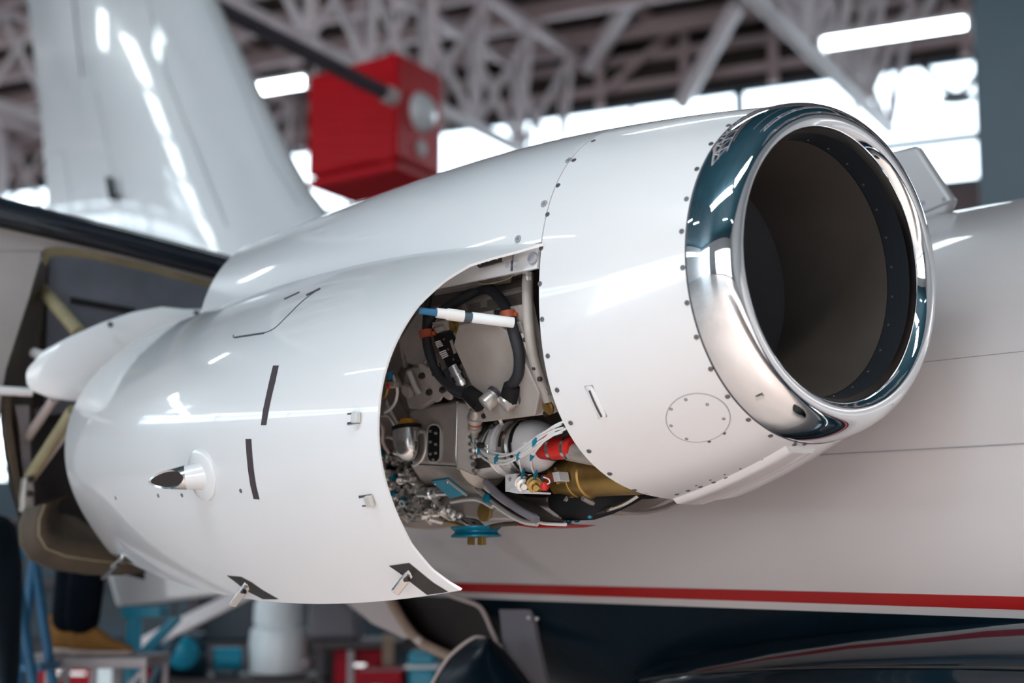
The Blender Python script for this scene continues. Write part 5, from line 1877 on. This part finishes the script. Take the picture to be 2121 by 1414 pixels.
for dy in (.03, .19):
    MB().bar((x0, YP + dy, zt_ - .025), (x1, YP + dy, zt_ - .025), .05).build('top_rail', 'cyan', tl_, smooth=False)

# engine hoist with a pale sloping boom
YH = 9.7
eh = empty('engine_hoist', P3(at_y(300, 1330, YH), 0))
tag(eh, 'engine hoist with pale sloping boom below the open cowl door', 'hoist')
a, b = at_y(262, 1352, YH), at_y(520, 1222, YH)
MB().bar(a, b, .085, .085).build('boom', 'trussw', eh, smooth=False, bevel=.01)
MB().bar((a[0] - .03, YH, 0), (a[0] - .03, YH, a[2] + .05), .08).build('mast', 'bluedark', eh, smooth=False)
for dy in (-.3, .2):
    MB().bar((a[0] - .03, YH, .06), (a[0] + .9, YH + dy, .06), .07).build('foot', 'bluedark', eh, smooth=False)
MB().tube([(a[0], YH, .45), a + (b - a) * .45], .03, 10, False).build('ram', 'bluedark', eh)

# workbench with things on it
YB = 10.6
zb_ = at_y(560, 1398, YB)[2]
wb_ = empty('workbench', P3(at_y(520, 1400, YB), 0))
tag(wb_, 'dark workbench under the milky tank and blue machines', 'bench')
x0, x1 = at_y(330, 1400, YB)[0], at_y(662, 1400, YB)[0]
MB().prism([(x0, YB - .35, zb_ - .05), (x1, YB - .35, zb_ - .05), (x1, YB + .4, zb_ - .05), (x0, YB + .4, zb_ - .05)], (0, 0, .05)).build('top', 'bench', wb_, smooth=False)
for x in (x0 + .05, x1 - .05):
    for y in (YB - .3, YB + .35):
        MB().bar((x, y, 0), (x, y, zb_ - .05), .06).build('leg', 'bench', wb_, smooth=False)
tx = at_y(580, 1390, YB)[0]
zz = lambda y: at_y(580, y, YB)[2]
tank = MB().lathe([(zb_, .10), (zb_ + .02, .19), (zz(1330), .195), (zz(1302), .185), (zz(1293), .155), (zz(1288), .17), (zz(1250), .165), (zz(1232), .14), (zz(1225), .05)], (tx, YB - .05, 0), (0, 0, 1), 36).build('plastic_tank', 'plastic', origin=(tx, YB - .05, zb_))
tag(tank, 'tall milky white plastic tank standing on the dark workbench', 'tank')
MB().lathe([(zz(1380), .05), (zz(1360), .055)], (tx + .18, YB - .12, 0), (0, 0, 1), 14).build('tap', 'greysteel', tank)
MB().tube([(tx + .17, YB - .1, zz(1370)), (tx + .22, YB - .12, zz(1370))], .025, 10, False).build('tap', 'greysteel', tank)
ac = empty('air_compressor', (at_y(400, 1398, YB)[0], YB, zb_))
tag(ac, 'teal air compressor with bright cyan motor end, left on the workbench', 'compressor')
cx_ = at_y(385, 1350, YB)[0]
MB().lathe([(0, .03), (.02, .10), (.36, .10), (.38, .03)], (cx_ - .22, YB, zb_ + .10), (1, 0, 0), 24).build('air_tank', 'bluedark', ac)
MB().lathe([(0, .05), (.02, .10), (.2, .10), (.25, .03)], (cx_ + .0, YB - .2, at_y(400, 1345, YB)[2]), (.3, -1, 0), 20).build('motor', 'cyan', ac)
MB().box((cx_ + .02, YB, zb_ + .2), (.2, 0, 0), (0, .2, 0), (0, 0, .14)).build('pump', 'bluedark', ac, smooth=False, bevel=.01)
pm = empty('grinder', (at_y(488, 1398, YB)[0], YB - .1, zb_))
tag(pm, 'blue bench grinder beside the milky tank', 'grinder')
gx0 = at_y(476, 1362, YB)[0]
zg = at_y(488, 1362, YB)[2]
MB().lathe([(-.09, .03), (-.085, .075), (.085, .075), (.09, .03)], (gx0, YB - .1, zg), (1, .25, 0), 20).build('motor', 'cyan', pm)
MB().box((gx0, YB - .1, (zb_ + zg - .06) / 2), (.14, 0, 0), (0, .12, 0), (0, 0, zg - .06 - zb_)).build('pedestal', 'bluedark', pm, smooth=False, bevel=.01)
for k in (-1, 1):
    MB().lathe([(-.01, .07), (.01, .07)], (gx0 + .105 * k, YB - .1 + .026 * k, zg), (1, .25, 0), 20).build('wheel', 'greyslab', pm)

# grey box with timber stand and the red tool cabinets
YT = 10.3
tc_ = empty('tool_cabinet', P3(at_y(745, 1350, YT), 0))
tag(tc_, 'crimson tool cabinet with grey upright under the timber shelf', 'cabinet', 'red tool cabinets')


def cabinet(root, px0, px1, ytop, Y, dep=.5):
    xa_, xb_ = at_y(px0, ytop, Y)[0], at_y(px1, ytop, Y)[0]
    zt_ = at_y(px0, ytop, Y)[2]
    MB().prism([(xa_, Y, .08), (xb_, Y, .08), (xb_, Y + dep, .08), (xa_, Y + dep, .08)], (0, 0, zt_ - .08)).build('carcass', 'cab', root, smooth=False, bevel=.01)
    n = 5
    for k in range(n):
        z0, z1 = .12 + (zt_ - .16) * k / n, .12 + (zt_ - .16) * (k + 1) / n - .02
        d = MB().prism([(xa_ + .03, Y - .02, z0), (xb_ - .03, Y - .02, z0), (xb_ - .03, Y - .02, z1), (xa_ + .03, Y - .02, z1)], (0, .02, 0)).build('drawer', 'cab', root, smooth=False, bevel=.004)
        MB().bar((xa_ + .1, Y - .04, z1 - .03), (xb_ - .1, Y - .04, z1 - .03), .02).build('handle', 'steel', d, smooth=False)
    for x in (xa_ + .06, xb_ - .06):
        for y in (Y + .06, Y + dep - .06):
            MB().lathe([(-.02, .04), (.02, .04)], (x, y, .04), (1, 0, 0), 14).build('castor', 'black', root)


cabinet(tc_, 692, 792, 1346, YT)
MB().bar(P3(at_y(727, 1346, YT - .05), .05), at_y(727, 1346, YT - .05), .04).build('upright', 'greysteel', tc_, smooth=False)
t2 = empty('tool_cabinet', P3(at_y(780, 1390, YT - .9), 0))
tag(t2, 'low crimson tool cabinet standing before the taller one', 'cabinet', 'red tool cabinets')
cabinet(t2, 735, 832, 1390, YT - .75)
t3 = empty('tool_cabinet', P3(at_y(130, 1370, 11.5), 0))
tag(t3, 'crimson tool cabinet seen between the legs of the work stand', 'cabinet', 'red tool cabinets')
cabinet(t3, 82, 212, 1366, 11.4)
bx2 = MB().prism([(at_y(80, 1380, 11.3)[0], 11.25, at_y(80, 1386, 11.25)[2]), (at_y(138, 1380, 11.3)[0], 11.25, at_y(80, 1386, 11.25)[2]), (at_y(138, 1380, 11.3)[0], 11.25, at_y(80, 1374, 11.25)[2]), (at_y(80, 1380, 11.3)[0], 11.25, at_y(80, 1374, 11.25)[2])], (0, .12, 0)).build('drawer_label', 'plastic', t3, smooth=False, label='white strip across the top drawer')
sh = empty('timber_shelf', P3(at_y(720, 1330, YT + .1), 0))
tag(sh, 'brown timber shelf with tan post above the red cabinet', 'shelf')
xa_, xb_ = at_y(652, 1330, YT)[0], at_y(830, 1330, YT)[0]
zs_ = at_y(700, 1341, YT)[2]
MB().prism([(xa_, YT - .1, zs_), (xb_, YT - .1, zs_), (xb_, YT + .6, zs_), (xa_, YT + .6, zs_)], (0, 0, .045)).build('board', 'bench', sh, smooth=False)
q = at_y(805, 1350, YT - .15)
MB().bar((q[0], q[1], 0), at_y(805, 1313, YT - .15), .07).build('post', 'wood', sh, smooth=False)
for x in (xa_ + .04, xb_ - .1):
    MB().bar((x, YT + .57, 0), (x, YT + .57, zs_), .06).build('leg', 'bench', sh, smooth=False)
MB().bar((xa_ + .04, YT - .06, 0), (xa_ + .04, YT - .06, zs_), .04).build('leg', 'bench', sh, smooth=False)
gb2 = MB().prism([at_y(x, y, YT) for x, y in ((634, 1325), (742, 1325), (736, 1262), (700, 1236), (640, 1228))], (0, .4, 0)).build('grey_case', 'greyslab', smooth=False, bevel=.03)
tag(gb2, 'rounded grey equipment case on the timber shelf', 'case')
YX = 9.6
cb = empty('storage_box', P3(at_y(860, 1400, YX), 0))
tag(cb, 'cyan plastic storage box stack with white lid beside the red cabinet', 'box')
xa_, xb_ = at_y(838, 1370, YX)[0], at_y(908, 1370, YX)[0]
z1, z2, z3 = at_y(860, 1385, YX)[2], at_y(860, 1377, YX)[2], at_y(860, 1350, YX)[2]
MB().prism([(xa_ + .02, YX, 0), (xb_ - .02, YX, 0), (xb_ - .02, YX + .4, 0), (xa_ + .02, YX + .4, 0)], (0, 0, z1)).build('lower_box', 'cyan', cb, smooth=False, bevel=.02)
MB().prism([(xa_, YX - .01, z1), (xb_, YX - .01, z1), (xb_, YX + .41, z1), (xa_, YX + .41, z1)], (0, 0, z2 - z1)).build('lid', 'plastic', cb, smooth=False, bevel=.006)
MB().prism([(xa_ + .02, YX, z2), (xb_ - .02, YX, z2), (xb_ - .02, YX + .4, z2), (xa_ + .02, YX + .4, z2)], (0, 0, z3 - z2)).build('upper_box', 'cyan', cb, smooth=False, bevel=.02)

# drum and extinguisher seen through the stand
YD = 10.0
dx_ = at_y(239, 1380, YD)[0]
drm = MB().lathe([(0, .10), (.01, .115), (.3, .112), (.31, .118), (.33, .118), (.34, .112), (at_y(239, 1372, YD)[2] - .02, .112), (at_y(239, 1370, YD)[2], .05)], (dx_, YD, 0), (0, 0, 1), 26).build('drum', 'plastic', origin=(dx_, YD, 0))
tag(drm, 'slim white drum seen through the work stand legs', 'drum')
MB().lathe([(0, .04), (.03, .035)], (dx_, YD, at_y(239, 1370, YD)[2] - .002), (0, 0, 1), 12).build('bung', 'bluedark', drm)
ex_ = at_y(282, 1380, YD)[0]
zx_ = at_y(282, 1370, YD)[2]
ext = MB().lathe([(0, .05), (.01, .062), (zx_ - .10, .062), (zx_ - .03, .045), (zx_, .02)], (ex_, YD + .185, 0), (0, 0, 1), 22).build('gas_bottle', 'heater', origin=(ex_, YD + .185, 0))
tag(ext, 'slim red gas bottle next to the white drum', 'bottle')
MB().lathe([(zx_, .022), (zx_ + .05, .02), (zx_ + .06, .01)], (ex_, YD + .185, 0), (0, 0, 1), 12).build('valve', 'dark', ext)

# dark storage racks along the back of the shop floor
RK = [(-5.3, 'leftmost'), (-2.9, 'second from the left'), (-.5, 'third from the left'), (1.9, 'rightmost')]
for x0, nm in RK:
    Yk = 14.5
    r_ = empty('storage_rack', (x0 + 1.1, Yk, 0))
    tag(r_, 'dark teal storage rack far behind the jet, %s of the four' % nm, 'rack', 'storage racks')
    for x in (x0, x0 + 2.25):
        for y in (Yk, Yk + .7):
            MB().bar((x, y, 0), (x, y, 2.3), .07).build('post', 'bluedark', r_, smooth=False)
    for z in (.15, .75, 1.3, 1.85):
        MB().box((x0 + 1.125, Yk + .35, z), (2.3, 0, 0), (0, .75, 0), (0, 0, .05)).build('shelf', 'bench', r_, smooth=False)
    MB().box((x0 + 1.125, Yk + .74, 1.2), (2.3, 0, 0), (0, .02, 0), (0, 0, 2.1)).build('back_sheet', 'bluedark', r_, smooth=False)
